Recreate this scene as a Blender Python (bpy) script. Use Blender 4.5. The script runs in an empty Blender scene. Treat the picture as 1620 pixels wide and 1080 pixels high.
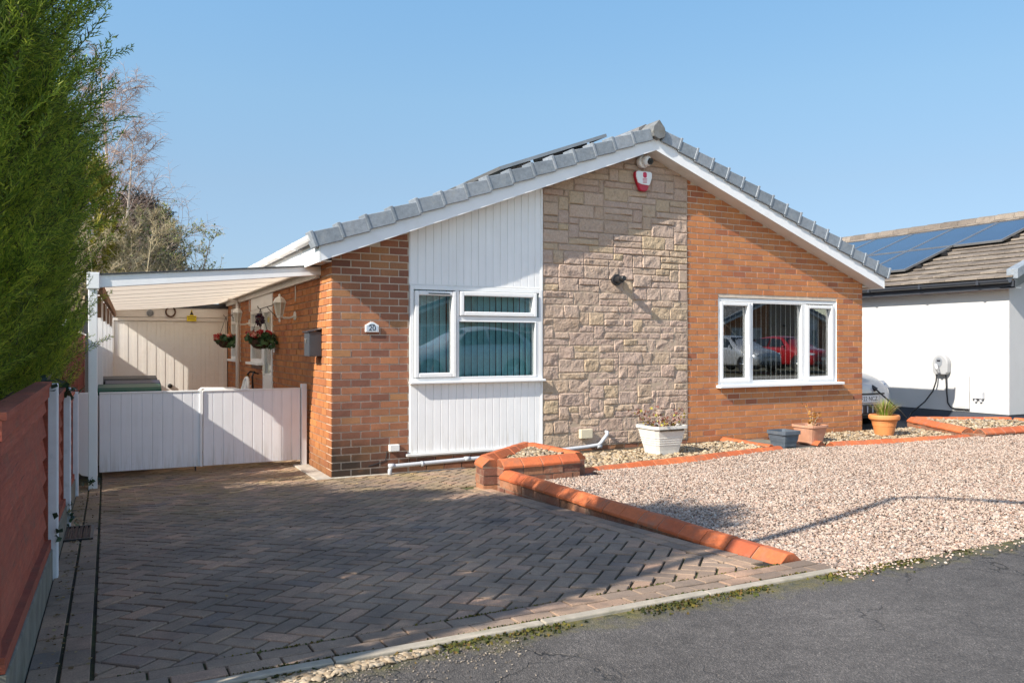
import bpy, bmesh, math, random
import numpy as np
from mathutils import Vector, Matrix, noise
random.seed(7); RNG = np.random.default_rng(7)
R = math.radians
scene = bpy.context.scene
COL = scene.collection
SUN = Vector((3.75, 1.0, -2.82)).normalized()

# ------------------------------------------------------------------ materials
class N:
    def __init__(s, name):
        s.m = bpy.data.materials.new(name); s.m.use_nodes = True
        s.t = s.m.node_tree; s.t.nodes.clear()
        s.out = s.t.nodes.new('ShaderNodeOutputMaterial')
    def n(s, typ, props=None, **inp):
        nd = s.t.nodes.new('ShaderNode' + typ)
        for k, v in (props or {}).items(): setattr(nd, k, v)
        for k, v in inp.items():
            key = int(k[1:]) if k[0] == 'i' and k[1:].isdigit() else k.replace('_', ' ')
            s.set(nd, key, v)
        return nd
    def set(s, nd, key, v):
        sock = nd.inputs[key]
        if isinstance(v, bpy.types.NodeSocket): s.t.links.new(v, sock)
        elif isinstance(v, bpy.types.Node): s.t.links.new(v.outputs[0], sock)
        else:
            if sock.type == 'RGBA' and len(v) == 3: v = (*v, 1)
            sock.default_value = v
    def math(s, op, a, b=0.0, c=None):
        nd = s.n('Math', {'operation': op}, i0=a, i1=b)
        if c is not None: s.set(nd, 2, c)
        return nd.outputs[0]
    def obj(s): return s.n('TexCoord').outputs['Object']
    def noise(s, scale, detail=4, rough=.55, vec=None, dist=0.0):
        nd = s.n('TexNoise', Scale=scale, Detail=detail, Roughness=rough, Distortion=dist)
        s.set(nd, 'Vector', vec if vec is not None else s.obj())
        return nd.outputs['Fac']
    def ramp(s, fac, stops, mode='LINEAR'):
        nd = s.n('ValToRGB', Fac=fac); cr = nd.color_ramp; cr.interpolation = mode
        while len(cr.elements) < len(stops): cr.elements.new(0.5)
        for e, (p, c) in zip(cr.elements, stops):
            e.position = p
            if not hasattr(c, '__len__'): c = (c, c, c)
            e.color = (*c, 1)
        return nd.outputs['Color']
    def mix(s, fac, a, b, mode='MIX'):
        nd = s.n('MixRGB', {'blend_type': mode}, Fac=fac, Color1=a, Color2=b)
        return nd.outputs['Color']
    def island(s): return s.n('NewGeometry').outputs['Random Per Island']
    def bump(s, h, strength=.4, dist=.01, normal=None):
        nd = s.n('Bump', Strength=strength, Distance=dist, Height=h)
        if normal is not None: s.set(nd, 'Normal', normal)
        return nd.outputs['Normal']
    def sepx(s, vec): return s.n('SeparateXYZ', Vector=vec).outputs
    def done(s, col, rough=.6, normal=None, **kw):
        p = s.n('BsdfPrincipled', Base_Color=col, Roughness=rough)
        for k, v in kw.items(): s.set(p, k.replace('_', ' '), v)
        if normal is not None: s.set(p, 'Normal', normal)
        s.t.links.new(p.outputs[0], s.out.inputs[0]); s.p = p
        return s.m

def c3(c, f): return tuple(min(1, x * f) for x in c)
def plain(name, col, rough=.5, var=.08, scale=6, dirt=None, bump=.05, bscale=60, **kw):
    a = N(name)
    f = a.noise(scale, 5, .6)
    c = a.ramp(f, [(.3, c3(col, 1 - var)), (.7, c3(col, 1 + var))])
    if dirt:
        g = a.noise(scale * .6 + 1.3, 6, .7)
        c = a.mix(a.ramp(g, [(.52, 0), (.78, dirt[1])]), c, dirt[0])
    nb = a.bump(a.noise(bscale, 3), bump, .004) if bump else None
    return a.done(c, rough, nb, **kw)

def islands(name, stops, rough=.8, speck=.25, sscale=90, bump=.4, bdist=.003, dirt=None, noisy=.15, moss=None):
    a = N(name)
    c = a.ramp(a.island(), stops)
    n1 = a.noise(sscale, 4, .7)
    c = a.mix(1.0, c, a.ramp(n1, [(.25, 1 - speck), (.75, 1 + speck * .6)]), 'MULTIPLY')
    n2 = a.noise(2.2, 5, .65)
    c = a.mix(1.0, c, a.ramp(n2, [(.25, 1 - noisy), (.75, 1 + noisy)]), 'MULTIPLY')
    if dirt:
        c = a.mix(a.ramp(a.noise(dirt[2], 6, .72), [(dirt[3], 0), (dirt[3] + .18, dirt[1])]), c, dirt[0])
    if moss: c = moss(a, c)
    return a.done(c, rough, a.bump(a.noise(sscale * .8, 4, .6), bump, bdist))

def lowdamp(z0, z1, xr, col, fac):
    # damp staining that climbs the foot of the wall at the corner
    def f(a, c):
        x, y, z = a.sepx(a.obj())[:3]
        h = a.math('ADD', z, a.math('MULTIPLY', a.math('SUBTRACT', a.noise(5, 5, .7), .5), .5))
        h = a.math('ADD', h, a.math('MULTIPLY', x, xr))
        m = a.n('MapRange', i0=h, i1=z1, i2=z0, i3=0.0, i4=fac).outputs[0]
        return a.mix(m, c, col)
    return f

M = {}
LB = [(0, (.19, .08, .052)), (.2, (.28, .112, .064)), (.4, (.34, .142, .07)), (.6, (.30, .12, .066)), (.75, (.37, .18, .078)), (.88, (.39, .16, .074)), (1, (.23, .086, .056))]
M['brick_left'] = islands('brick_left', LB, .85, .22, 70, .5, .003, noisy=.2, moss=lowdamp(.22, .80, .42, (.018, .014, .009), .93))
M['brick_right'] = islands('brick_right', [(0, (.42, .155, .060)), (.3, (.49, .188, .068)), (.6, (.52, .212, .076)), (.82, (.46, .168, .062)), (.93, (.39, .132, .055)), (1, (.31, .108, .055))], .85, .2, 70, .5, .003, noisy=.12)
M['brick_side'] = islands('brick_side', [(0, (.36, .125, .045)), (.4, (.46, .17, .055)), (.75, (.50, .20, .06)), (1, (.33, .10, .04))], .85, .2, 70, .4, .003, moss=lowdamp(.0, .55, .0, (.06, .035, .02), .6))
M['mortar'] = plain('mortar', (.60, .50, .40), .9, .15, 12, None, .4, 90)
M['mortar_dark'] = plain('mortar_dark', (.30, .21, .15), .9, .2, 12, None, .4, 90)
M['brick_garden'] = islands('brick_garden', [(0, (.16, .065, .045)), (.35, (.30, .12, .065)), (.7, (.38, .17, .085)), (1, (.24, .12, .08))], .9, .35, 60, .7, .004, ((.32, .25, .18), .6, 9, .5))
M['clay'] = islands('clay_tile', [(0, (.44, .10, .032)), (.35, (.52, .125, .038)), (.7, (.56, .15, .048)), (1, (.38, .085, .032))], .75, .22, 40, .4, .003, ((.27, .13, .08), .75, 6, .5), .18)
def stone_mat():
    a = N('stone')
    c = a.ramp(a.island(), [(0, (.42, .31, .235)), (.2, (.50, .375, .29)), (.42, (.46, .34, .27)), (.56, (.50, .375, .245)), (.62, (.48, .355, .28)), (.8, (.45, .325, .255)), (.92, (.50, .38, .245)), (1, (.46, .34, .27))])
    c = a.mix(1., c, a.ramp(a.noise(38, 6, .75), [(.2, .62), (.8, 1.28)]), 'MULTIPLY')
    c = a.mix(a.ramp(a.noise(3, 4), [(.5, 0), (.8, .35)]), c, (.46, .32, .19))
    x, y, z = a.sepx(a.obj())[:3]
    return a.done(c, .9, a.bump(a.noise(95, 6, .7), .8, .008))
M['stone'] = stone_mat()
M['stone_joint'] = plain('stone_joint', (.44, .34, .25), .95, .15, 12, None, .4, 90)
M['upvc'] = plain('white_plastic', (.80, .80, .79), .32, .02, 3, ((.66, .64, .58), .25), .02)
M['upvc_dirty'] = plain('white_plastic_weathered', (.74, .735, .71), .4, .05, 4, ((.46, .41, .32), .5), .03)
def grimy_white(name, col, z0, z1):
    a = N(name); x, y, z = a.sepx(a.obj())[:3]
    v = a.n('Mapping', Scale=(14, 14, .9), Vector=a.obj()).outputs[0]
    st = a.ramp(a.noise(1.6, 6, .75, v), [(.45, 0), (.75, 1)])
    h = a.n('MapRange', i0=a.math('ADD', z, a.math('MULTIPLY', a.noise(7, 5, .7), .22)), i1=z1, i2=z0, i3=.10, i4=.85).outputs[0]
    c = a.mix(a.math('MULTIPLY', st, h), a.ramp(a.noise(2.5, 5), [(.3, c3(col, .96)), (.7, c3(col, 1.03))]), (.36, .31, .21))
    c = a.mix(a.ramp(a.noise(60, 3, .7), [(.68, 0), (.74, .5)]), c, (.35, .31, .25))
    return a.done(c, .38, a.bump(a.noise(4, 3), .05, .01))
M['gate_white'] = grimy_white('gate_white', (.80, .80, .81), .08, .45)
M['cladding'] = grimy_white('white_cladding', (.84, .84, .83), .2, .62)
M['fascia'] = plain('white_bargeboard', (.80, .80, .80), .4, .03, 4, ((.60, .57, .52), .3), .02)
M['cream'] = plain('cream_paint', (.83, .79, .73), .5, .04, 3, ((.55, .45, .34), .3), .05)
M['sheet'] = None
M['grey_tile'] = islands('grey_verge_tile', [(0, (.195, .222, .25)), (.5, (.235, .265, .295)), (1, (.275, .30, .33))], .55, .3, 25, .3, .003, ((.36, .36, .34), .5, 8, .55))
M['course_shade'] = plain('course_shade_line', (.035, .03, .02), .95, .3, 9, None, .3)  # dark tone for the shadow line painted under roof courses
M['ridge'] = plain('ridge_mortar', (.155, .16, .16), .9, .25, 14, ((.15, .14, .10), .8), .5, 60)
M['roof_tile'] = islands('brown_roof_tile', [(0, (.15, .122, .098)), (.5, (.205, .168, .135)), (1, (.26, .215, .17))], .9, .35, 40, .6, .006, ((.10, .08, .06), .7, 3, .5))
M['slate_tile'] = islands('grey_roof_tile', [(0, (.13, .13, .13)), (1, (.2, .19, .185))], .9, .35, 40, .6, .006)
M['render'] = plain('white_render', (.52, .515, .50), .85, .03, 2, ((.46, .445, .41), .5), .3, 120)
M['plinth'] = plain('dark_plinth', (.055, .063, .08), .6, .1, 5, None, .1)
M['anthracite'] = plain('anthracite', (.045, .05, .06), .35, .1, 5, None, .02)
M['dark'] = plain('dark_plastic', (.02, .02, .022), .4, .1, 5, None, .02)
M['black_rubber'] = plain('black_rubber', (.012, .012, .013), .6, .1, 5, None, .02)
M['grey_pipe'] = plain('grey_pipe', (.50, .515, .54), .35, .06, 5, ((.3, .28, .25), .3), .02)
M['beige_box'] = plain('beige_box', (.62, .55, .40), .5, .05, 5, None, .02)
M['interior'] = plain('interior_wall', (.42, .36, .30), .8, .1, 2, None, .02)
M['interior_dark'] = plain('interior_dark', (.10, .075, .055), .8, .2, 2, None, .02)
def fabric(name, col):
    a = N(name); c = a.ramp(a.noise(20, 4), [(.3, c3(col, .92)), (.7, c3(col, 1.06))]); d = a.n('BsdfDiffuse', Color=c); t = a.n('BsdfTranslucent', Color=c)
    m = a.n('MixShader', i0=.4, i1=d.outputs[0], i2=t.outputs[0]); a.t.links.new(m.outputs[0], a.out.inputs[0]); return a.m
M['teal'] = fabric('teal_blind', (.32, .68, .72)); M['white_blind'] = fabric('pale_blind', (.84, .80, .74))
M['letterbox'] = plain('grey_letterbox', (.042, .050, .062), .38, .1, 8, None, .03)
M['chrome'] = plain('chrome', (.7, .7, .7), .15, .02, 5, None, 0, Metallic=1.0)
M['concrete'] = plain('concrete', (.42, .38, .32), .9, .2, 9, ((.24, .21, .15), .6), .5, 70)
M['concrete_dark'] = plain('mossy_concrete', (.17, .17, .14), .9, .3, 7, ((.07, .085, .04), .8), .7, 50)
M['kerb'] = plain('kerb_concrete', (.36, .315, .25), .9, .2, 9, ((.15, .15, .07), .8), .4, 70)
M['fence_red'] = None
M['fence_white'] = plain('white_post_paint', (.68, .70, .72), .55, .06, 9, ((.36, .40, .40), .6), .2, 40)
M['bark'] = plain('bark', (.13, .09, .065), .9, .3, 10, None, .6, 30)
M['birch'] = plain('birch_bark', (.55, .46, .38), .8, .2, 9, ((.10, .08, .07), .9), .3, 30)
M['twig'] = plain('purple_twig', (.40, .29, .24), .8, .2, 6, None, 0)
M['twig_pale'] = plain('pale_twig', (.44, .36, .22), .8, .25, 6, None, 0)
M['glass_lamp'] = plain('lantern_glass', (.55, .52, .46), .15, .1, 12, None, .1)
M['red'] = plain('alarm_red', (.45, .01, .035), .3, .05, 9, None, 0)
M['yellow'] = plain('sign_yellow', (.80, .62, .03), .5, .06, 9, None, 0)
M['rust'] = plain('rusty_iron', (.10, .05, .03), .8, .3, 20, None, .3)
M['soil'] = plain('soil', (.075, .055, .035), .95, .3, 12, None, .8, 60)
M['bin_green'] = plain('bin_green', (.010, .07, .045), .45, .1, 5, ((.05, .09, .06), .4), .05, Specular_IOR_Level=.15)
M['bin_black'] = plain('bin_black', (.018, .018, .02), .45, .1, 5, ((.05, .05, .05), .4), .05, Specular_IOR_Level=.15)
M['bin_blue'] = plain('bin_navy', (.012, .016, .05), .45, .1, 5, None, .05, Specular_IOR_Level=.15)
M['white_pot'] = plain('white_pot', (.66, .64, .58), .55, .04, 6, ((.40, .34, .25), .35), .1, 40)
M['blue_pot'] = plain('slate_pot', (.085, .105, .13), .5, .15, 8, ((.2, .19, .17), .5), .1, 40)
M['pink_pot'] = plain('faded_terracotta', (.50, .25, .155), .65, .1, 7, ((.55, .42, .34), .6), .15, 40)
M['terracotta'] = plain('terracotta', (.60, .225, .07), .65, .08, 7, ((.55, .33, .2), .4), .15, 40)
M['silver_car'] = plain('silver_car_paint', (.52, .53, .55), .25, .03, 4, None, 0, Metallic=.35, Coat_Weight=.6)
M['red_car'] = plain('red_car_paint', (.45, .015, .02), .2, .03, 4, None, 0, Coat_Weight=.8)
M['white_car'] = plain('pale_car_paint', (.48, .49, .50), .25, .03, 4, None, 0, Coat_Weight=.8)
M['car_glass'] = plain('car_glass', (.02, .025, .03), .05, .02, 4, None, 0)
M['charger_white'] = plain('charger_shell', (.36, .365, .37), .35, .02, 4, None, 0); M['mid_grey'] = plain('mid_grey', (.22, .235, .255), .4, .02, 4, None, 0)
M['headlamp'] = plain('headlamp', (.7, .72, .75), .1, .02, 4, None, 0)
M['plate'] = plain('plate_white', (.75, .75, .73), .4, .02, 4, None, 0)
M['plate_yellow'] = plain('plate_yellow', (.75, .5, .02), .4, .02, 4, None, 0)
M['ink'] = plain('black_ink', (.015, .015, .02), .5, .02, 4, None, 0)
M['ink_red'] = plain('red_ink', (.55, .02, .08), .5, .02, 4, None, 0)
M['sign_blue'] = plain('pale_sign', (.50, .58, .66), .4, .12, 30, None, 0)
M['wicker'] = plain('wicker', (.055, .028, .016), .9, .3, 30, None, .6, 80)
M['petal_red'] = islands('red_petals', [(0, (.45, .012, .02)), (.45, (.55, .02, .03)), (.55, (.62, .16, .14)), (.75, (.7, .32, .25)), (1, (.66, .45, .34))], .7, .1, 40, 0)
M['petal_dark'] = islands('dark_petals', [(0, (.03, .02, .04)), (.7, (.06, .03, .08)), (1, (.2, .015, .03))], .7, .1, 40, 0)
M['solar'] = None

def leafmat(name, stops, trans=.25, rough=.6):
    a = N(name)
    c = a.ramp(a.island(), stops)
    c = a.mix(1., c, a.ramp(a.noise(1.7, 4, .6), [(.3, .62), (.7, 1.35)]), 'MULTIPLY')
    d = a.n('BsdfPrincipled', Base_Color=c, Roughness=rough)
    t = a.n('BsdfTranslucent', Color=c)
    m = a.n('MixShader', i0=trans, i1=d.outputs[0], i2=t.outputs[0])
    a.t.links.new(m.outputs[0], a.out.inputs[0]); return a.m
M['conifer'] = leafmat('conifer_leaf', [(0, (.08, .055, .03)), (.1, (.08, .11, .025)), (.4, (.19, .30, .035)), (.75, (.36, .47, .05)), (1, (.62, .66, .085))], .62)
M['conifer_gold'] = leafmat('golden_leaf', [(0, (.10, .12, .01)), (.6, (.28, .26, .03)), (1, (.4, .34, .05))], .3)
M['conifer_dark'] = leafmat('dark_conifer_leaf', [(0, (.025, .028, .014)), (1, (.075, .07, .04))], .2)
M['bud'] = leafmat('bud_leaf', [(0, (.16, .2, .05)), (1, (.3, .33, .1))], .3)
M['bush'] = leafmat('bush_leaf', [(0, (.12, .13, .04)), (.5, (.3, .24, .13)), (1, (.45, .34, .22))], .3)
M['ivy'] = leafmat('ivy_leaf', [(0, (.012, .035, .018)), (1, (.05, .10, .05))], .15, .35)
M['grass'] = leafmat('grass_blade', [(0, (.14, .26, .02)), (.55, (.30, .36, .05)), (.7, (.5, .36, .18)), (1, (.58, .42, .26))], .3)
M['shrub_red'] = leafmat('reddish_leaf', [(0, (.16, .05, .04)), (.6, (.30, .13, .09)), (.85, (.5, .45, .06)), (1, (.55, .5, .1))], .3)
M['shrub_orange'] = leafmat('orange_leaf', [(0, (.4, .16, .03)), (1, (.6, .3, .06))], .3)
M['basket_leaf'] = leafmat('basket_leaf', [(0, (.02, .07, .03)), (1, (.10, .19, .08))], .2)
M['moss'] = leafmat('moss_tuft', [(0, (.03, .045, .008)), (.5, (.085, .09, .015)), (.8, (.16, .13, .02)), (1, (.15, .08, .025))], .2, .9)
M['dead_leaf'] = leafmat('dead_leaf', [(0, (.10, .05, .02)), (1, (.4, .3, .15))], .2, .9)

def glass():
    a = N('window_glass')
    fr = a.n('LayerWeight', Blend=.5)      # Schlick reflectance, the same from both sides of the pane
    f = a.math('MULTIPLY_ADD', a.math('POWER', fr.outputs['Facing'], 5.0), .9, .125)
    t = a.n('BsdfTransparent', Color=(.88, .91, .91)); g = a.n('BsdfGlossy', Color=(.95, .97, 1.), Roughness=0.0)
    m = a.n('MixShader', i0=f, i1=t.outputs[0], i2=g.outputs[0])
    a.t.links.new(m.outputs[0], a.out.inputs[0]); return a.m
M['glass'] = glass()
def sheet():
    a = N('carport_sheet')
    c = a.ramp(a.noise(3, 4), [(.3, (.74, .69, .63)), (.7, (.82, .78, .73))])
    d = a.n('BsdfDiffuse', Color=c); t = a.n('BsdfTranslucent', Color=(.93, .86, .77))
    m = a.n('MixShader', i0=.62, i1=d.outputs[0], i2=t.outputs[0])
    a.t.links.new(m.outputs[0], a.out.inputs[0]); return a.m
M['sheet'] = sheet()
def fence():
    a = N('red_fence')
    v = a.n('Mapping', Scale=(3, 1.0, 14), Vector=a.obj()).outputs[0]
    g = a.noise(6, 6, .7, v)
    c = a.ramp(g, [(.25, (.20, .040, .024)), (.55, (.34, .074, .038)), (.8, (.44, .12, .065))])
    c = a.mix(a.ramp(a.noise(5, 6, .75), [(.5, 0), (.7, .75)]), c, (.15, .085, .055))
    c = a.mix(1., c, a.ramp(a.island(), [(0, .82), (.5, 1.0), (1, 1.14)]), 'MULTIPLY')
    v2 = a.n('Mapping', Scale=(8, 1.2, 60), Vector=a.obj()).outputs[0]
    c = a.mix(a.ramp(a.noise(2.2, 5, .8, v2), [(.60, 0), (.66, .85)]), c, (.05, .02, .014))
    c = a.mix(a.ramp(a.noise(38, 3, .7), [(.66, 0), (.72, .7)]), c, (.34, .17, .12))
    c = a.mix(a.ramp(a.noise(1.3, 4, .7), [(.45, 0), (.75, .6)]), c, (.36, .10, .055))
    return a.done(c, .85, a.bump(g, .5, .006))
M['fence_red'] = fence()
def solar():
    a = N('solar_glass')
    x = a.obj()
    c = a.ramp(a.noise(1.5, 2), [(.3, (.014, .024, .05)), (.7, (.02, .034, .07))])
    return a.done(c, .12, None, Coat_Weight=.5)
M['solar'] = solar()
def paver():
    a = N('block_paver')
    c = a.ramp(a.island(), [(0, (.29, .205, .145)), (.25, (.43, .295, .20)), (.5, (.355, .26, .19)), (.7, (.50, .33, .215)), (.88, (.58, .35, .225)), (1, (.24, .195, .165))])
    c = a.mix(1., c, a.ramp(a.noise(150, 3, .85), [(.28, .55), (.6, 1.1), (.72, 1.7)]), 'MULTIPLY')
    c = a.mix(a.ramp(a.noise(1.1, 6, .72), [(.40, .75), (.60, 0)]), c, (.145, .11, .085))
    x, y, z = a.sepx(a.obj())[:3]
    m = a.math('MULTIPLY', a.n('MapRange', i0=y, i1=-3.2, i2=-.6, i3=0., i4=1.).outputs[0], a.ramp(a.noise(1.7, 5, .7), [(.40, 0), (.62, .62)]))
    c = a.mix(m, c, (.27, .20, .075))
    c = a.mix(a.ramp(a.noise(.55, 5, .7), [(.52, 0), (.68, .8)]), c, (.07, .060, .055))
    return a.done(c, .85, a.bump(a.noise(230, 4, .8), .7, .003))
M['paver'] = paver()
def joint():
    a = N('joint_moss')
    c = a.ramp(a.noise(2.5, 6, .7), [(.4, (.026, .022, .015)), (.52, (.048, .048, .018)), (.66, (.09, .105, .024)), (.8, (.13, .115, .07))])
    return a.done(c, .95, a.bump(a.noise(90, 4), .9, .006))
M['joint'] = joint()
def asphalt():
    a = N('asphalt')
    o = a.obj()
    v = a.n('TexVoronoi', Scale=170., Vector=o)
    c = a.ramp(v.outputs['Color'], [(0, (.052, .047, .043)), (.6, (.10, .089, .081)), (.9, (.155, .138, .124)), (1, (.30, .26, .22))])
    c = a.mix(1., c, a.ramp(a.noise(1.2, 6, .65), [(.3, .72), (.7, 1.22)]), 'MULTIPLY')
    c = a.mix(1., c, a.ramp(a.noise(14, 5, .7), [(.3, .8), (.7, 1.2)]), 'MULTIPLY')
    x, y, z = a.sepx(o)[:3]
    wob = a.n('MixRGB', {'blend_type': 'ADD'}, Fac=.35, Color1=o, Color2=a.n('TexNoise', Scale=5., Detail=5., Vector=o).outputs['Color']).outputs[0]
    cr = a.n('TexVoronoi', {'feature': 'DISTANCE_TO_EDGE'}, Scale=2.1, Vector=wob).outputs['Distance']
    crk = a.ramp(cr, [(0, 1), (.018, 0)])
    msk = a.math('MULTIPLY', a.ramp(a.noise(.9, 3), [(.5, 0), (.58, 1)]), a.n('MapRange', i0=y, i1=-7.2, i2=-6.1, i3=0., i4=1.).outputs[0])
    k = a.math('MULTIPLY', crk, msk)
    c = a.mix(k, c, (.018, .016, .013))
    edge = a.n('MapRange', i0=a.math('ADD', y, a.math('MULTIPLY', a.noise(7, 5, .7), .5)), i1=-5.72, i2=-5.5, i3=0., i4=1.).outputs[0]
    c = a.mix(edge, c, a.ramp(a.noise(16, 5), [(.35, (.05, .055, .012)), (.6, (.17, .14, .03)), (.7, (.09, .06, .03))]))
    h = a.math('SUBTRACT', a.math('ADD', v.outputs['Distance'], a.math('MULTIPLY', a.noise(30, 4), .8)), a.math('MULTIPLY', k, 3.))
    return a.done(c, .8, a.bump(h, .8, .005))
M['asphalt'] = asphalt()
M['tarmac'] = plain('dark_tarmac', (.05, .052, .055), .9, .2, 20, None, .8, 120)
M['ground'] = plain('garden_earth', (.10, .085, .045), .95, .3, 2, ((.06, .09, .03), .8), .5, 30)
def gravelbase():
    a = N('gravel_bed')
    v = a.n('TexVoronoi', Scale=42., Vector=a.obj())
    c = a.ramp(v.outputs['Color'], [(0, (.22, .15, .125)), (.4, (.40, .29, .25)), (.75, (.52, .40, .35)), (1, (.68, .60, .55))])
    c = a.mix(1., c, a.ramp(v.outputs['Distance'], [(.0, 1.), (.75, .35)]), 'MULTIPLY')
    return a.done(c, .9, a.bump(v.outputs['Distance'], 1., -.03))
M['gravel_bed'] = gravelbase()
M['gravel'] = islands('pink_gravel', [(0, (.25, .17, .13)), (.22, (.40, .285, .22)), (.45, (.49, .375, .295)), (.68, (.44, .325, .245)), (.85, (.56, .485, .405)), (.95, (.27, .23, .20)), (1, (.40, .22, .145))], .8, .2, 120, .2, .002, noisy=.1)
M['pebble'] = islands('buff_pebble', [(0, (.19, .13, .08)), (.25, (.34, .245, .145)), (.55, (.43, .325, .195)), (.8, (.50, .41, .29)), (1, (.24, .205, .17))], .7, .2, 80, .2, .002, noisy=.1)
M['grit'] = islands('road_grit', [(0, (.10, .09, .08)), (.6, (.24, .2, .16)), (1, (.42, .35, .27))], .9)
M['rubble'] = islands('cream_rubble', [(0, (.24, .175, .11)), (.5, (.38, .29, .19)), (1, (.48, .39, .28))], .9, .3, 60, .5, .004)

# ------------------------------------------------------------------ mesh builder
ORG = {}
class MB:
    def __init__(s): s.v = []; s.f = []
    def add(s, vs, fs):
        o = len(s.v); s.v.extend([tuple(v) for v in vs]); s.f.extend([tuple(i + o for i in f) for f in fs]); return s
    def box(s, x0, y0, z0, x1, y1, z1, mtx=None):
        vs = [(x0, y0, z0), (x1, y0, z0), (x1, y1, z0), (x0, y1, z0), (x0, y0, z1), (x1, y0, z1), (x1, y1, z1), (x0, y1, z1)]
        if mtx is not None: vs = [tuple(mtx @ Vector(v)) for v in vs]
        return s.add(vs, [(3, 2, 1, 0), (4, 5, 6, 7), (0, 1, 5, 4), (1, 2, 6, 5), (2, 3, 7, 6), (3, 0, 4, 7)])
    def cbox(s, c, d, mtx=None):
        return s.box(c[0] - d[0] / 2, c[1] - d[1] / 2, c[2] - d[2] / 2, c[0] + d[0] / 2, c[1] + d[1] / 2, c[2] + d[2] / 2, mtx)
    def prism(s, pts, a, b):
        # pts: list of 3D points (planar polygon); a,b: two offset vectors
        n = len(pts); a = Vector(a); b = Vector(b)
        vs = [Vector(p) + a for p in pts] + [Vector(p) + b for p in pts]
        fs = [tuple(range(n - 1, -1, -1)), tuple(range(n, 2 * n))] + [(i, (i + 1) % n, n + (i + 1) % n, n + i) for i in range(n)]
        return s.add(vs, fs)
    def tube(s, path, r, n=8, cap=True):
        P = [Vector(p) for p in path]; k = len(P)
        rs = r if hasattr(r, '__len__') else [r] * k
        vs = []; fs = []; up = None
        for i, p in enumerate(P):
            d = (P[min(i + 1, k - 1)] - P[max(i - 1, 0)]).normalized()
            if up is None:
                up = Vector((0, 0, 1)) if abs(d.z) < .9 else Vector((1, 0, 0))
            u = d.cross(up)
            if u.length < 1e-5: u = d.orthogonal()
            u.normalize(); w = u.cross(d).normalized(); up = w
            for j in range(n):
                t = 2 * math.pi * j / n
                vs.append(p + (u * math.cos(t) + w * math.sin(t)) * rs[i])
        for i in range(k - 1):
            for j in range(n):
                fs.append((i * n + j, i * n + (j + 1) % n, (i + 1) * n + (j + 1) % n, (i + 1) * n + j))
        if cap: fs += [tuple(range(n - 1, -1, -1)), tuple((k - 1) * n + j for j in range(n))]
        return s.add(vs, fs)
    def lathe(s, c, prof, n=20, axis='z', sq=None):
        # prof: (radius, height) pairs; sq: superellipse exponent for squarish pots
        vs = []; fs = []; k = len(prof)
        for r, h in prof:
            for j in range(n):
                t = 2 * math.pi * (j + .5) / n; cx, sx = math.cos(t), math.sin(t)
                if sq: q = (abs(cx) ** sq + abs(sx) ** sq) ** (-1 / sq); cx *= q; sx *= q
                if axis == 'z': vs.append((c[0] + r * cx, c[1] + r * sx, c[2] + h))
                elif axis == 'y': vs.append((c[0] + r * cx, c[1] + h, c[2] + r * sx))
                else: vs.append((c[0] + h, c[1] + r * cx, c[2] + r * sx))
        for i in range(k - 1):
            for j in range(n): fs.append((i * n + j, i * n + (j + 1) % n, (i + 1) * n + (j + 1) % n, (i + 1) * n + j))
        fs += [tuple(range(n - 1, -1, -1)), tuple((k - 1) * n + j for j in range(n))]
        return s.add(vs, fs)
    def build(s, name, mat, parent=None, loc=(0, 0, 0), bevel=0, smooth=False, fixn=True):
        org = ORG[parent] if parent is not None else loc
        me = bpy.data.meshes.new(name)
        me.from_pydata([(v[0] - org[0], v[1] - org[1], v[2] - org[2]) for v in s.v], [], s.f)
        if fixn:
            bm = bmesh.new(); bm.from_mesh(me); bmesh.ops.recalc_face_normals(bm, faces=bm.faces); bm.to_mesh(me); bm.free()
        me.materials.append(M[mat] if isinstance(mat, str) else mat)
        if smooth:
            me.polygons.foreach_set('use_smooth', [True] * len(me.polygons))
        o = bpy.data.objects.new(name, me); COL.objects.link(o)
        if parent is not None: o.parent = parent
        else: o.location = loc
        ORG[o] = org
        if bevel:
            b = o.modifiers.new('Bevel', 'BEVEL'); b.width = bevel; b.segments = 2; b.limit_method = 'ANGLE'; b.angle_limit = R(40)
            if smooth or True:
                pass
        if smooth == 'auto' or (smooth and bevel): pass
        return o

def tag(o, label=None, cat=None, group=None, kind=None):
    if label: o['label'] = label
    if cat: o['category'] = cat
    if group: o['group'] = group
    if kind: o['kind'] = kind
    return o
def thing(name, label, cat, loc=(0, 0, 0), group=None):
    o = bpy.data.objects.new(name, None); COL.objects.link(o); o.location = loc; o.empty_display_size = .2
    ORG[o] = tuple(loc); return tag(o, label, cat, group)
def npmesh(name, V, F, mat, parent=None, loc=(0, 0, 0), smooth=False):
    """V (n,3) floats, F (m,k) ints with k 3 or 4"""
    org = np.array(ORG[parent] if parent is not None else loc)
    me = bpy.data.meshes.new(name); V = np.asarray(V, dtype=np.float32) - org.astype(np.float32); F = np.asarray(F, dtype=np.int32)
    k = F.shape[1]
    me.vertices.add(len(V)); me.vertices.foreach_set('co', V.ravel())
    me.loops.add(F.size); me.loops.foreach_set('vertex_index', F.ravel())
    me.polygons.add(len(F)); me.polygons.foreach_set('loop_start', np.arange(0, F.size, k, dtype=np.int32))
    if smooth: me.polygons.foreach_set('use_smooth', np.ones(len(F), dtype=bool))
    me.update(calc_edges=True); me.validate()
    me.materials.append(M[mat])
    o = bpy.data.objects.new(name, me); COL.objects.link(o)
    if parent is not None: o.parent = parent
    else: o.location = loc
    ORG[o] = tuple(org); return o
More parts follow.
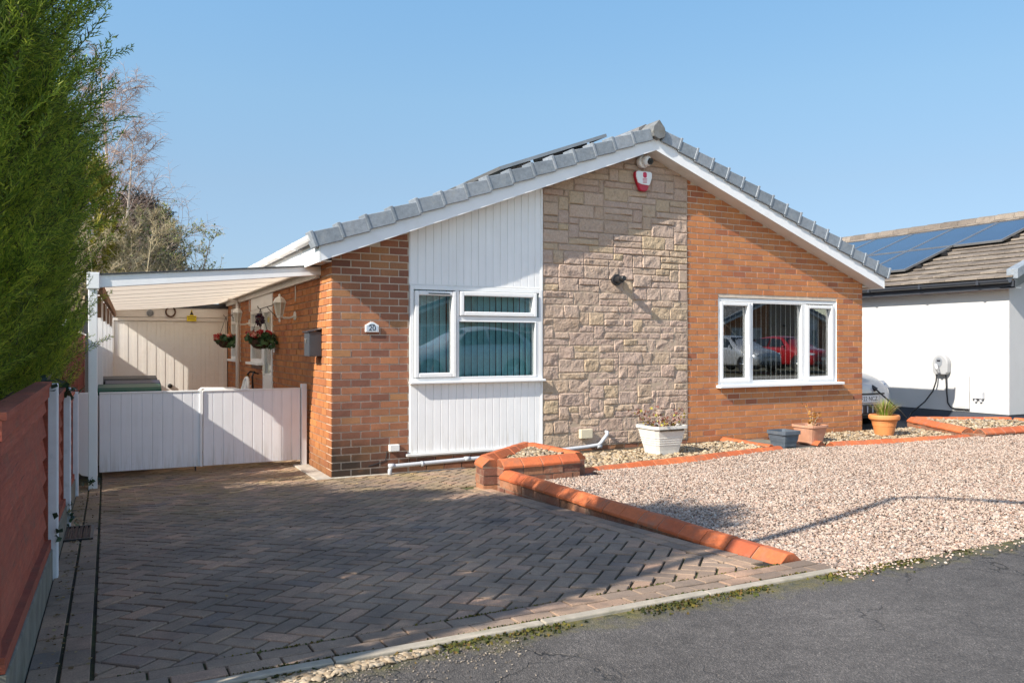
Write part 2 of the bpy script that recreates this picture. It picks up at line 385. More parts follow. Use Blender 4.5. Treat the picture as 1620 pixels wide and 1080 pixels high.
def text(name, body, size, mat, parent, mtx, ext=.0006, align='CENTER'):
    cu = bpy.data.curves.new(name, 'FONT'); cu.body = body; cu.size = size; cu.extrude = ext; cu.align_x = align; cu.align_y = 'CENTER'
    t = bpy.data.objects.new(name, cu); COL.objects.link(t)
    bpy.context.view_layer.update()
    me = bpy.data.meshes.new_from_object(t.evaluated_get(bpy.context.evaluated_depsgraph_get()))
    bpy.data.objects.remove(t)
    me.transform(mtx); org = ORG[parent]
    me.transform(Matrix.Translation((-org[0], -org[1], -org[2])))
    me.materials.clear(); me.materials.append(M[mat]); me.name = name
    o = bpy.data.objects.new(name, me); COL.objects.link(o); o.parent = parent; ORG[o] = org
    return o
def face_m(p, nrm):   # text plane at p facing horizontal direction nrm
    n = Vector(nrm).normalized(); x = Vector((0, 0, 1)).cross(n)
    m = Matrix((x, Vector((0, 0, 1)), n)).transposed().to_4x4(); m.translation = Vector(p); return m
def instance(tv, tf, mats):
    """stack template (tv,tf) under an array of 4x4 (n,4,4) -> V,F"""
    n = len(mats); k = len(tv)
    h = np.concatenate([tv, np.ones((k, 1))], 1)
    V = np.einsum('nij,kj->nki', mats, h)[:, :, :3].reshape(-1, 3)
    F = (tf[None] + (np.arange(n) * k)[:, None, None]).reshape(-1, tf.shape[1])
    return V, F
def rotmats(n, rng, tilt=None):
    q = rng.normal(size=(n, 4)); q /= np.linalg.norm(q, axis=1)[:, None]
    w, x, y, z = q.T
    m = np.zeros((n, 4, 4)); m[:, 3, 3] = 1
    m[:, 0, 0] = 1 - 2 * (y * y + z * z); m[:, 0, 1] = 2 * (x * y - z * w); m[:, 0, 2] = 2 * (x * z + y * w)
    m[:, 1, 0] = 2 * (x * y + z * w); m[:, 1, 1] = 1 - 2 * (x * x + z * z); m[:, 1, 2] = 2 * (y * z - x * w)
    m[:, 2, 0] = 2 * (x * z - y * w); m[:, 2, 1] = 2 * (y * z + x * w); m[:, 2, 2] = 1 - 2 * (x * x + y * y)
    return m

def zg(y):
    if y >= 0: return 0.0
    return -.047 * max(y, -5.75)

# ------------------------------------------------------------------ the bungalow
W = 8.526; DEP = 10.0; EAVE = 2.45; K = .378
def zr(x): return EAVE + K * min(x, W - x)
house = thing('brick_bungalow', 'orange brick bungalow with grey stone gable panel and white clad bay', 'house', (0, 0, 0))

def bricks(spec_u, z0, z1, holes, top, place, rng, bl=.225, ch=.084, out=.0):
    """real bricks: place(u, d, z) -> xyz, d = distance proud of the mortar face"""
    vs, fs = [], []
    nc = int(math.ceil((z1 - z0) / ch))
    for c in range(nc):
        a = z0 + c * ch; b = a + ch - .0095
        ints = [spec_u]
        for (h0, h1, k0, k1) in holes:
            if b > k0 + .004 and a < k1 - .004:
                nx = []
                for (p, q) in ints:
                    if h1 <= p or h0 >= q: nx.append((p, q)); continue
                    if h0 > p: nx.append((p, h0))
                    if h1 < q: nx.append((h1, q))
                ints = nx
        off = (c % 2) * bl / 2
        for (p, q) in ints:
            k = math.floor((p - off) / bl)
            u = k * bl + off
            while u < q:
                a0 = max(u, p); b0 = min(u + bl - .0095, q)
                if b0 - a0 > .02:
                    t0 = min(b, top(a0)); t1 = min(b, top(b0))
                    if t0 > a + .005 and t1 > a + .005:
                        e = rng.uniform(.003, .0065); j = [rng.uniform(-.0012, .0012) for _ in range(4)]
                        o = len(vs); c_ = .003
                        vs += [place(a0, -.01, a), place(b0, -.01, a), place(b0, -.01, t1), place(a0, -.01, t0)]
                        vs += [place(a0 + c_, e + j[0], a + c_), place(b0 - c_, e + j[1], a + c_), place(b0 - c_, e + j[2], t1 - c_), place(a0 + c_, e + j[3], t0 - c_)]
                        fs += [(o + 4, o + 5, o + 6, o + 7), (o, o + 1, o + 5, o + 4), (o + 1, o + 2, o + 6, o + 5), (o + 2, o + 3, o + 7, o + 6), (o + 3, o, o + 4, o + 7)]
                u += bl
    return vs, fs
def PF(u, d, z): return (u, -d, z)
def PS(u, d, z): return (-d, u, z)
def wallmesh(name, mat, args, place, flip=False, parent=house):
    rr = random.Random(hash(name) % 1000 if False else len(name) * 7)
    vs, fs = bricks(*args, place, rr)
    if flip: fs = [tuple(reversed(f)) for f in fs]
    m = MB(); m.add(vs, fs); return m.build(name, mat, parent, fixn=False)

# mortar-faced wall cores
m = MB()
def poly(x0, x1, z0=-.3, zt=None):
    xs = [x0] + ([W / 2] if x0 < W / 2 < x1 else []) + [x1]
    tops = [(x, 0, zr(x) + .03 if zt is None else zt) for x in xs]
    return [(x0, 0, z0), (x1, 0, z0)] + tops[::-1]
DY = ((0, .003, 0), (0, .25, 0))
WX0, WX1, WZ0, WZ1 = 5.555, 7.955, .868, 2.157       # right window opening
m.prism(poly(0.004, .906), *DY)
m.prism(poly(2.673, 4.995), *DY)
m.prism(poly(4.995, WX0), *DY); m.prism(poly(WX1, W), *DY)
m.prism(poly(WX0, WX1, -.3, WZ0), *DY); m.prism(poly(WX0, WX1, WZ1), *DY)
m.prism(poly(.906, 2.673, -.3, 1.04), (0, .02, 0), (0, .25, 0)); m.prism(poly(.906, 2.673, 2.17), (0, .02, 0), (0, .25, 0))
m.build('gable_wall', 'mortar', house)
m = MB()   # side walls
SH = [(3.46, 5.47, 1.16, 2.45), (3.46, 4.27, -.1, 1.2), (6.7, 7.86, 1.17, 2.2)]
for (y0, y1, z0, z1) in [(.003, 3.46, -.3, EAVE), (3.46, 4.27, -.3, 0.0), (4.27, 5.47, -.3, 1.16), (5.47, 6.7, -.3, EAVE), (6.7, 7.86, -.3, 1.17), (6.7, 7.86, 2.2, EAVE), (7.86, DEP, -.3, EAVE), (3.46, 5.47, 2.44, EAVE)]:
    m.box(.004, y0 + (.247 if y0 < .01 else 0), z0, .25, y1, z1)
m.box(W - .25, .25, -.3, W - .001, DEP, EAVE)
m.prism([(0.25, 0, -.3), (W - .25, 0, -.3), (W - .25, 0, zr(.25)), (W / 2, 0, zr(W / 2)), (.25, 0, zr(.25))], (0, DEP - .25, 0), (0, DEP, 0))
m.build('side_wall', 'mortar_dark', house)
wallmesh('brick_pier', 'brick_left', ((0, .902), 0.0, 2.9, [(.66, .76, .25, .34)], lambda x: zr(x) + .02), PF)
wallmesh('brick_gable_half', 'brick_right', ((4.999, W), -.06, 4.2, [(WX0, WX1, WZ0, WZ1)], lambda x: zr(x) + .02), PF)
wallmesh('brick_base_course', 'brick_left', ((.91, 4.99), 0.0, .168, [], lambda x: 9.), PF)
wallmesh('brick_side_wall', 'brick_side', ((-.003, 8.42), 0.0, EAVE, SH, lambda x: 9.), PS, True)
wallmesh('brick_side_wall', 'brick_side', ((-.003, DEP), 0.0, EAVE, [], lambda x: 9.), lambda u, d, z: (W + d, u, z))

# rock-faced stone panel: every stone its own relief
def stone_panel():
    rr = random.Random(11); cw, chh = .0775, .0868
    X0, X1, Z0 = 2.679, 4.989, .165
    nx = 30; cw = (X1 - X0) / nx; nz = 45
    occ = np.zeros((nz, nx), bool); stones = []
    for r in range(nz):
        c = 0
        while c < nx:
            if occ[r, c]: c += 1; continue
            h = 2 if rr.random() < .46 else 1
            w = rr.choice([3, 4, 5, 6, 6]) if h == 1 else rr.choice([2, 3, 4, 5])
            free = 0
            while c + free < nx and not occ[r, c + free] and free < w: free += 1
            w = free
            if nx - (c + w) == 1 and not occ[r, nx - 1]: w += 1
            if h == 2 and (r + 1 >= nz or occ[r + 1, c:c + w].any()): h = 1
            smooth = (c + w == nx and w <= 2)
            occ[r:r + h, c:c + w] = True
            stones.append((c, r, w, h, smooth)); c += w
    vs, fs = [], []
    for (c, r, w, h, sm) in stones:
        x0 = X0 + c * cw + .002; x1 = X0 + (c + w) * cw - .002; z0 = Z0 + r * chh + .002; z1 = Z0 + (r + h) * chh - .002
        if z0 > zr(x0) + .02 and z0 > zr(x1) + .02: continue
        nu = max(4, int((x1 - x0) / .0125)); nv = max(4, int((z1 - z0) / .0125))
        base = rr.uniform(.018, .025); planes = []
        if sm: base = .018
        for _ in range(5): planes.append((rr.uniform(-.15, .15), rr.uniform(-.20, .20), rr.uniform(.002, .011), rr.uniform(x0, x1), rr.uniform(z0, z1)))
        off = Vector((rr.uniform(0, 50), rr.uniform(0, 50), 0))
        o = len(vs)
        for j in range(nv + 1):
            for i in range(nu + 1):
                x = x0 + (x1 - x0) * i / nu; z = z0 + (z1 - z0) * j / nv
                e = min(x - x0, x1 - x, z - z0, z1 - z)
                hgt = min(p[0] * (x - p[3]) + p[1] * (z - p[4]) + p[2] for p in planes)
                nn = noise.noise(Vector((x * 14, z * 14, 0)) + off) * .011 + noise.noise(Vector((x * 42, z * 42, 3)) + off) * .006
                if sm: hgt = 0; nn *= .12
                y = base + max(-.006, min(hgt, .011)) + nn * .62
                f = min(1, .70 + e / .034)
                y = y * f if e > 1e-6 else .006
                if 0 < i < nu and 0 < j < nv and not sm: x += rr.uniform(-.004, .004); z += rr.uniform(-.004, .004)
                vs.append((x, -max(y, -.004), min(z, zr(x) + .03)))
        for j in range(nv):
            for i in range(nu):
                a = o + j * (nu + 1) + i
                fs.append((a, a + 1, a + nu + 2, a + nu + 1))
    MB().add(vs, fs).build('stone_panel', 'stone', house, fixn=False)
stone_panel()
MB().box(2.673, -.011, .16, 4.995, .02, 2.2).build('stone_mortar', 'stone_joint', house)

# white cladding boards
m = MB(); nb = 18; x0, x1 = .915, 2.668; w = (x1 - x0) / nb
for i in range(nb):
    a = x0 + i * w; b = a + w - .005
    m.prism([(a, 0, 2.19), (b, 0, 2.19), (b, 0, zr(b) + .02), (a, 0, zr(a) + .02)], (0, -.014, 0), (0, .02, 0))
m.prism([(.906, 0, 2.17), (2.673, 0, 2.17), (2.673, 0, zr(2.673)), (.906, 0, zr(.906))], (0, -.006, 0), (0, .015, 0))
m.build('upper_cladding', 'cladding', house, bevel=.004)
m = MB()
for i in range(nb):
    a = x0 + i * w; b = a + w - .005
    m.box(a, -.014, .215, b, .02, 1.032)
m.box(.906, -.006, .21, 2.673, .015, 1.035)
m.build('lower_cladding', 'cladding', house, bevel=.004)
for b_ in ((.86, -.055, .185, 2.70, .0, .213), (.906, -.022, 2.168, 2.673, .0, 2.192)): MB().box(*b_).build('drip_rail', 'upvc_dirty', house, bevel=.004)
MB().box(2.652, -.026, .215, 2.674, .0, 3.44).build('edge_trim', 'upvc', house)

# windows ------------------------------------------------------------
def bars(mb, x0, z0, x1, z1, w, y0, y1, axis='x', pl=0.):
    def bx(a, c, b, d):
        if axis == 'x': mb.box(a, y0, c, b, y1, d)
        else: mb.box(y0, a, c, y1, b, d)
    bx(x0, z0, x0 + w, z1); bx(x1 - w, z0, x1, z1); bx(x0 + w, z0, x1 - w, z0 + w); bx(x0 + w, z1 - w, x1 - w, z1)
def window(name, parent, outer, fw, sashes, fixed, mull, sill, y=0., glassy=.02):
    f = MB(); bars(f, *outer, fw, y - .03, y + .05)
    for b in mull: f.box(b[0], y - .03, b[1], b[2], y + .05, b[3])
    fr = f.build(name, 'upvc', parent, bevel=.006)
    for s_ in sashes:
        q = MB(); bars(q, *s_, .052, y - .052, y + .02); q.build('sash', 'upvc', fr, bevel=.009)
        MB().box(s_[0] + .05, y + .0, s_[1] + .05, s_[2] - .05, y + .008, s_[3] - .05).build('pane', 'glass', fr)
    for s_ in fixed:
        q = MB(); bars(q, s_[0] - .012, s_[1] - .012, s_[2] + .012, s_[3] + .012, .012, y - .036, y + .01); q.build('glazing_bead', 'upvc', fr, bevel=.003)
        MB().box(s_[0] - .01, y + .01, s_[1] - .01, s_[2] + .01, y + .018, s_[3] + .01).build('pane', 'glass', fr)
    if sill: MB().box(*sill).build('sill', 'upvc', fr, bevel=.006)
    return fr
lw = window('window', house, (.912, 1.045, 2.668, 2.168), .045,
            [(.962, 1.095, 1.485, 2.11), (1.535, 1.825, 2.58, 2.118)], [(1.525, 1.095, 2.565, 1.755)],
            [(1.475, 1.09, 1.53, 2.123), (1.53, 1.765, 2.623, 1.822), (2.575, 1.09, 2.623, 1.765), (1.48, 1.09, 1.5, 2.12)],
            (.90, -.085, 1.022, 2.69, .0, 1.05))
MB().box(1.13, -.06, 2.075, 1.40, -.052, 2.086).build('trickle_vent', 'anthracite', lw)
rw = window('window', house, (WX0 + .005, .90, WX1 - .005, WZ1 - .005), .05,
            [(5.60, .945, 6.165, 2.095), (7.312, .94, 7.885, 2.085)], [(6.222, .957, 7.215, 2.085)],
            [(6.165, .95, 6.212, 2.10), (7.225, .95, 7.312, 2.10)],
            (WX0 - .035, -.10, .862, WX1 + .065, .05, .902), y=.045)
for x_ in (WX0, WX1 - .004): MB().box(x_, .002, WZ0 - .004, x_ + .004, .1, WZ1).build('window_reveal', 'upvc', rw)
m = MB(); m.box(6.105, .012, 1.36, 6.125, -.03, 1.38); m.tube([(6.115, -.03, 1.30), (6.115, -.035, 1.37), (6.115, -.03, 1.47)], .009, 6)
m.build('window_handle', 'upvc', rw)
# blinds
m = MB(); n = 21
for i in range(n):
    x = .95 + i * .083; a = R(16 + random.uniform(-6, 6)) if i != 6 else R(32); d = .043
    if x > 2.62: break
    dx, dy = math.cos(a) * d, math.sin(a) * d
    m.add([(x - dx, .09 - dy, 1.08), (x + dx, .09 + dy, 1.08), (x + dx, .09 + dy, 2.13), (x - dx, .09 - dy, 2.13), (x, .097, 2.13), (x, .097, 1.08)], [(0, 5, 4, 3), (5, 1, 2, 4)])
m.build('vertical_blind', 'teal', lw, fixn=False)
m = MB()
for i in range(23):
    x = 5.62 + i * .1; a = R(51.5 + random.uniform(-2.5, 2.5)); d = .044
    dx, dy = math.cos(a) * d, math.sin(a) * d
    m.add([(x - dx, .15 - dy, .95), (x + dx, .15 + dy, .95), (x + dx, .15 + dy, 2.12), (x - dx, .15 - dy, 2.12)], [(0, 1, 2, 3)])
m.box(5.58, .18, 2.11, 7.93, .22, 2.15)
m.build('vertical_blind', 'white_blind', rw, fixn=False)
# room behind the windows
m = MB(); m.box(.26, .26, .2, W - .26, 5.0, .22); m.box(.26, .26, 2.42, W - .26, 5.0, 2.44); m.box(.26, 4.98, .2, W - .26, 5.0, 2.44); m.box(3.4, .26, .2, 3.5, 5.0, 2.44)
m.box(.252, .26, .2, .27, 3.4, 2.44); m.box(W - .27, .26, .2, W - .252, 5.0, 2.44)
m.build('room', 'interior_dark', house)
m = MB()   # arched wrought headboard / mirror seen in the right room
for q in range(3):
    r = .75 - q * .16
    m.tube([(6.75 + r * math.cos(t), 1.6, 1.15 + r * 1.05 * math.sin(t)) for t in np.linspace(0, math.pi, 18)], .012, 5)
m.build('wall_ornament', 'interior', house)

# side door, sidelight and side windows (face -x)
def xbars(mb, y0, z0, y1, z1, w, x0, x1): bars(mb, y0, z0, y1, z1, w, x0, x1, 'y')
m = MB(); xbars(m, 3.47, 0.0, 4.26, 2.05, .07, -.02, .06); m.box(-.012, 3.54, .05, .04, 4.19, .95); m.box(-.015, 3.54, .95, .05, 4.19, 1.03)
dr = m.build('side_door', 'upvc', house, bevel=.006)
MB().box(.01, 3.54, 1.03, .018, 4.19, 1.98).build('pane', 'glass', dr)
m = MB(); m.box(-.04, 4.10, 1.0, -.015, 4.14, 1.16); m.tube([(-.05, 4.12, 1.06), (-.06, 4.0, 1.06)], .012, 6); m.build('handle', 'chrome', dr)
def sidewin(y0, y1, z0, z1, spl):
    m = MB(); xbars(m, y0, z0, y1, z1, .06, -.02, .06); m.box(-.02, y0 + .06, spl, .06, y1 - .06, spl + .05)
    f = m.build('window', 'upvc', house, bevel=.006)
    MB().box(.0, y0 + .05, z0 + .05, .008, y1 - .05, z1 - .05).build('pane', 'glass', f)
    MB().box(-.10, y0 - .06, z0 - .04, .02, y1 + .04, z0).build('sill', 'upvc', f, bevel=.005)
sidewin(4.30, 5.45, 1.19, 2.05, 1.78); sidewin(6.72, 7.84, 1.20, 2.18, 1.88)
m = MB()
for i in range(18): y = 3.47 + i * .111; m.box(-.012, y, 2.06, .03, y + .106, 2.44)
m.box(0, 3.46, 2.05, .02, 5.47, 2.445); m.build('door_cladding', 'cladding', house)
m = MB(); m.box(-.018, 3.30, 1.36, .0, 3.40, 1.53); m.build('doorbell_box', 'upvc', house, bevel=.004)

# roof ---------------------------------------------------------------
def roof_slabs(parent, xe0, xe1, ze, y0, y1, mat, k=K, n=15, name='roof', th=.028):
    """stepped tile courses on both slopes; ze = z of tile top at the eaves"""
    xm = (xe0 + xe1) / 2
    for sgn, xe in ((1, xe0), (-1, xe1)):
        m = MB(); m2 = MB(); run = abs(xm - xe); st = run / n
        nt = int((y1 - y0) / .30)
        for i in range(n):
            a = i * st - .03; b = (i + 1) * st
            za = ze + k * a + .05; zb = ze + k * b
            off = (i % 2) * .15
            for j in range(-1, nt + 1):
                ya = max(y0, y0 + j * .30 + off); yb = min(y1, y0 + (j + 1) * .30 + off - .006)
                if yb - ya < .03: continue
                dz = random.uniform(-.004, .004)
                p = [(xe + sgn * a, ya, za + dz), (xe + sgn * b, ya, zb + dz), (xe + sgn * b, ya, zb - th), (xe + sgn * a, ya, za - th)]
                m.prism(p, (0, 0, 0), (0, yb - ya, 0))
        for i in range(1, n):   # dark strip under each course, its shadow line put in as colour
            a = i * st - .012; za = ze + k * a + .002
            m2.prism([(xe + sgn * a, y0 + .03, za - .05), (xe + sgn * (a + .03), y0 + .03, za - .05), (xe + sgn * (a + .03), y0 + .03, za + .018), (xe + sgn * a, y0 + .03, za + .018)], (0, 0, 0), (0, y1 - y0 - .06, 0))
        # deck below
        m.prism([(xe, y0 + .02, ze - .03), (xm, y0 + .02, ze + k * run - .03), (xm, y0 + .02, ze + k * run - .07), (xe, y0 + .02, ze - .07)], (0, 0, 0), (0, y1 - y0 - .04, 0))
        m.build(name, mat, parent, fixn=False); m2.build('course_shade_strip', 'course_shade', parent, fixn=False)
VY = -.235
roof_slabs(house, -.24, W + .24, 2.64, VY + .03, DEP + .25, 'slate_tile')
def slope_pt(s, side):   # s = horizontal distance from the eave end x=-.2
    x = -.18 + s if side < 0 else W + .18 - s
    return x, 2.376 + K * s
ang = math.atan(K)
HALF = W / 2 + .18
for side in (-1, 1):
    m = MB(); e0 = 0.0
    xa, za = slope_pt(e0, side); xb, zb = slope_pt(HALF, side)
    m.prism([(xa, 0, za), (xb, 0, zb), (xb, 0, zb + .165), (xa, 0, za + .165)], (0, VY - .025, 0), (0, VY, 0))
    m.build('bargeboard', 'fascia', house)
    m = MB(); m.prism([(xa, 0, za), (xb, 0, zb), (xb, 0, zb + .03), (xa, 0, za + .03)], (0, VY + .0005, 0), (0, .0, 0)); m.build('soffit', 'upvc_dirty', house)
    # box end at the eaves
    m = MB(); sx = -.18 if side < 0 else W + .18; q = .02 * side
    m.box(min(sx, sx + q), VY - .026, za - .01, max(sx, sx + q), DEP, za + .24); m.build('eaves_board', 'upvc_dirty', house)
    m = MB(); m.box(min(sx, 0 if side < 0 else W), .0, 2.40, max(sx, 0 if side < 0 else W), DEP, 2.415); m.build('eaves_soffit', 'upvc', house)
    # gutter
    m = MB(); gx = sx + .065 * side; gz = 2.655; nseg = 8
    prof = [(gx + .062 * math.cos(t), gz + .075 * math.sin(t)) for t in np.linspace(math.pi, 2 * math.pi, nseg)]
    inner = [(gx + .054 * math.cos(t), gz + .066 * math.sin(t)) for t in np.linspace(2 * math.pi, math.pi, nseg)]
    m.prism([(p[0], 0, p[1]) for p in prof + inner], (0, VY + .06, 0), (0, DEP, 0))
    m.prism([(p[0], 0, p[1]) for p in prof], (0, VY + .045, 0), (0, VY + .075, 0))
    for y in np.arange(.6, DEP, .9): m.box(gx - .066, y, gz - .08, gx + .066, y + .03, gz + .004)
    m.build('gutter', 'upvc', house)
    # verge caps
    m = MB(); nt = 15 if side < 0 else 16; st = (HALF - .02) / nt
    for i in range(nt):
        s = i * st; x, z = slope_pt(s, side)
        # local frame: u along slope up, v up-normal
        u = Vector((math.cos(ang) * -side, 0, math.sin(ang))); v = Vector((math.sin(ang) * side, 0, math.cos(ang)))
        o = Vector((x, 0, z)) + v * .158
        L = st / math.cos(ang)
        t = .045
        def P(a, b): return tuple(o + u * a + v * (b - a * t / L * .9))
        h = .165 + random.uniform(-.004, .004)
        m.prism([P(.012, .0), P(L * 1.0, .018), P(L * 1.0, h + .01), P(.012, h)], (0, VY - .062, 0), (0, VY + .15, 0))
        m.prism([P(-.014, -.004), P(.022, -.004), P(.022, h + .012), P(-.014, h + .012)], (0, VY - .07, 0), (0, VY + .155, 0))
    m.build('verge_tiles', 'grey_tile', house, bevel=.006)
rz = 2.376 + K * HALF
m = MB()
pts = [(-.125, .02), (-.10, -.045), (0, -.085), (.10, -.045), (.125, .02), (.10, .11), (0, .225), (-.10, .12)]
m.prism([(W / 2 + p[0] * .88, 0, rz + .20 + p[1] * .84) for p in pts], (0, VY - .10, 0), (0, VY + .2, 0)); m.build('ridge_end', 'ridge', house, bevel=.008)
m = MB()
for i in range(24):
    y = VY + .2 + i * .43
    m.prism([(W / 2 - .13, 0, rz + .26), (W / 2 + .13, 0, rz + .26), (W / 2 + .11, 0, rz + .34), (W / 2, 0, rz + .40), (W / 2 - .11, 0, rz + .34)], (0, y, 0), (0, y + .42, 0))
m.build('ridge_tiles', 'slate_tile', house)
# solar panels on the left slope
def slope_frame(x, z, side): return Vector((math.cos(ang) * -side, 0, math.sin(ang))), Vector((math.sin(ang) * side, 0, math.cos(ang)))
def panel_on(parent, x, y, z, u, v, L, Wd, frame_mat='chrome_dark'):
    o = Vector((x, y, z)); Y = Vector((0, 1, 0))
    def P(a, b, c): return tuple(o + u * a + Y * b + v * c)
    m = MB()
    for (a0, b0, a1, b1) in ((0, 0, L, .03), (0, Wd - .03, L, Wd), (0, .03, .03, Wd - .03), (L - .03, .03, L, Wd - .03)):
        m.add([P(a0, b0, 0), P(a1, b0, 0), P(a1, b1, 0), P(a0, b1, 0), P(a0, b0, .042), P(a1, b0, .042), P(a1, b1, .042), P(a0, b1, .042)],
              [(3, 2, 1, 0), (4, 5, 6, 7), (0, 1, 5, 4), (1, 2, 6, 5), (2, 3, 7, 6), (3, 0, 4, 7)])
    f = m.build('solar_panel', 'dark_frame', parent)
    m = MB(); m.add([P(.03, .03, .036), P(L - .03, .03, .036), P(L - .03, Wd - .03, .036), P(.03, Wd - .03, .036)], [(0, 1, 2, 3)]); m.build('panel_glass', 'solar', f, fixn=False)
    return f
M['dark_frame'] = plain('panel_frame', (.28, .285, .29), .35, .1, 5, None, 0, Metallic=.6)
arr = thing('solar_array', 'dark solar panels raised on rails above the brick bungalow roof', 'solar panels', (2.5, .6, 3.7))
u, v = slope_frame(0, 0, -1)
def roofz(x): return 2.64 + K * (x + .24)
for j in range(5):
    for i in range(1): panel_on(arr, 2.15, .12 + j * 1.02, roofz(2.15) + .115, u, v, 1.70, 1.0)
m = MB()
for s in (.45, 1.35):
    p = Vector((2.15, .06, roofz(2.15) + .08)) + u * s
    m.add([tuple(p + u * a + Vector((0, b, 0)) + v * c) for a, b, c in [(-.02, 0, -.02), (.02, 0, -.02), (.02, 5.3, -.02), (-.02, 5.3, -.02), (-.02, 0, .03), (.02, 0, .03), (.02, 5.3, .03), (-.02, 5.3, .03)]],
          [(3, 2, 1, 0), (4, 5, 6, 7), (0, 1, 5, 4), (1, 2, 6, 5), (2, 3, 7, 6), (3, 0, 4, 7)])
m.build('mounting_rail', 'chrome', arr)

# pipes, flue and boxes fixed to the gable
m = MB(); m.lathe((3.787, -.055, 2.336), [(.075, 0), (.075, .06)], 20, 'y'); fl = m.build('boiler_flue', 'dark', house, bevel=.006)
m = MB(); m.lathe((3.787, -.155, 2.336), [(.048, 0), (.048, .11)], 18, 'y'); m.lathe((3.787, -.215, 2.345), [(.03, 0), (.036, .01), (.036, .065)], 16, 'y'); m.build('flue_pipe', 'dark', fl, bevel=.003)
m = MB(); m.box(3.205, -.085, .27, 3.385, -.02, .39); m.build('junction_box', 'beige_box', house, bevel=.008)
m = MB(); m.box(.655, -.06, .255, .775, .0, .335); m.build('outdoor_socket', 'upvc_dirty', house, bevel=.008)
m = MB(); m.tube([(3.62, -.03, .335), (3.62, -.07, .33), (3.60, -.085, .30), (3.50, -.09, .20), (3.46, -.09, .178), (3.30, -.09, .165), (2.5, -.09, .13), (1.6, -.09, .115), (.70, -.09, .095), (.655, -.09, .085), (.645, -.09, .05), (.645, -.09, -.05)], .024, 10)
for x in (1.02, 2.02): m.tube([(x, -.09, .098 + .012 * (x - 1)), (x + .03, -.09, .099 + .012 * (x - 1))], .031, 10)
for x in (.66, 1.6, 3.47): m.tube([(x - .03, -.09, .1 + .022 * (x - .7)), (x + .04, -.09, .1 + .022 * (x - .7))], .028, 10)
m.build('waste_pipe', 'grey_pipe', house, smooth=True)
m = MB(); m.tube([(.64, -.008, .26), (.62, -.008, .15), (.50, -.008, .12), (.42, -.008, .10)], .006, 5); m.build('socket_cable', 'black_rubber', house)
m = MB(); m.tube([(-.25, 6.5, 2.46), (-.25, 6.5, 2.36), (-.20, 6.5, 2.30), (-.10, 6.5, 2.27), (-.08, 6.5, 2.20), (-.08, 6.5, 0)], .038, 10); m.build('downpipe', 'upvc_dirty', house, smooth=True)
for y_ in (1.83, 5.62): MB().tube([(-.012, y_, 2.05), (-.012, y_, 2.32)], .008, 5).build('lamp_conduit', 'upvc_dirty', house)
m = MB(); m.box(-.028, 6.2, 2.25, 0, 6.24, 2.38); m.build('sensor', 'upvc', house)

# ------------------------------------------------------------------ things fixed to the bungalow
t = thing('house_number_sign', 'small arched house number sign reading 20 in a white frame on the brick pier', 'sign', (.456, 0, 1.68))
def arch(x0, x1, z0, zs, zt, n=12):
    cx = (x0 + x1) / 2; pts = [(x0, 0, z0), (x1, 0, z0), (x1, 0, zs)]
    for i in range(1, n): 
        a = i / n; x = x1 + (x0 - x1) * a; pts.append((x, 0, zs + (zt - zs) * (.5 - .5 * math.cos(2 * math.pi * a)) ** .8))
    return pts + [(x0, 0, zs)]
MB().prism(arch(.378, .534, 1.622, 1.702, 1.738), (0, -.032, 0), (0, -.004, 0)).build('sign_frame', 'upvc', t, bevel=.003)
MB().prism(arch(.392, .520, 1.636, 1.692, 1.724), (0, -.034, 0), (0, -.03, 0)).build('sign_face', 'sign_blue', t)
text('house_number', '20', .088, 'ink', t, face_m((.456, -.035, 1.666), (0, -1, 0)))
MB().prism([(.425, 0, 1.701), (.487, 0, 1.701), (.478, 0, 1.708), (.434, 0, 1.708)], (0, -.0352, 0), (0, -.034, 0)).build('motif', 'ink', t)
for dx in (-.052, .052): pass

t = thing('alarm_box', 'white and red shield shaped burglar alarm box below the gable apex', 'alarm box', (4.2, 0, 3.67))
sh = [(4.062, 3.79), (4.10, 3.806), (4.30, 3.806), (4.338, 3.79), (4.335, 3.72), (4.30, 3.63), (4.262, 3.555), (4.235, 3.538), (4.165, 3.538), (4.138, 3.555), (4.10, 3.63), (4.065, 3.72)]
MB().prism([(x, 0, z) for x, z in sh], (0, -.075, 0), (0, -.02, 0)).build('alarm_base', 'red', t, bevel=.012)
wh = [(4.072, 3.788), (4.102, 3.802), (4.298, 3.802), (4.328, 3.788), (4.326, 3.722), (4.294, 3.64), (4.285, 3.618), (4.16, 3.626), (4.10, 3.645), (4.073, 3.722)]
MB().prism([(x, 0, z) for x, z in wh], (0, -.088, 0), (0, -.07, 0)).build('alarm_cover', 'upvc', t, bevel=.006)
m = MB(); m.prism([(4.178, 0, 3.775), (4.19, 0, 3.79), (4.226, 0, 3.79), (4.238, 0, 3.775), (4.238, 0, 3.73), (4.222, 0, 3.715), (4.194, 0, 3.715), (4.178, 0, 3.73)], (0, -.0905, 0), (0, -.087, 0))
for i, w_ in enumerate((.075, .07, .06, .066)): m.box(4.208 - w_ / 2, -.0905, 3.698 - i * .017, 4.208 + w_ / 2, -.087, 3.705 - i * .017)
m.build('alarm_logo', 'ink_red', t)

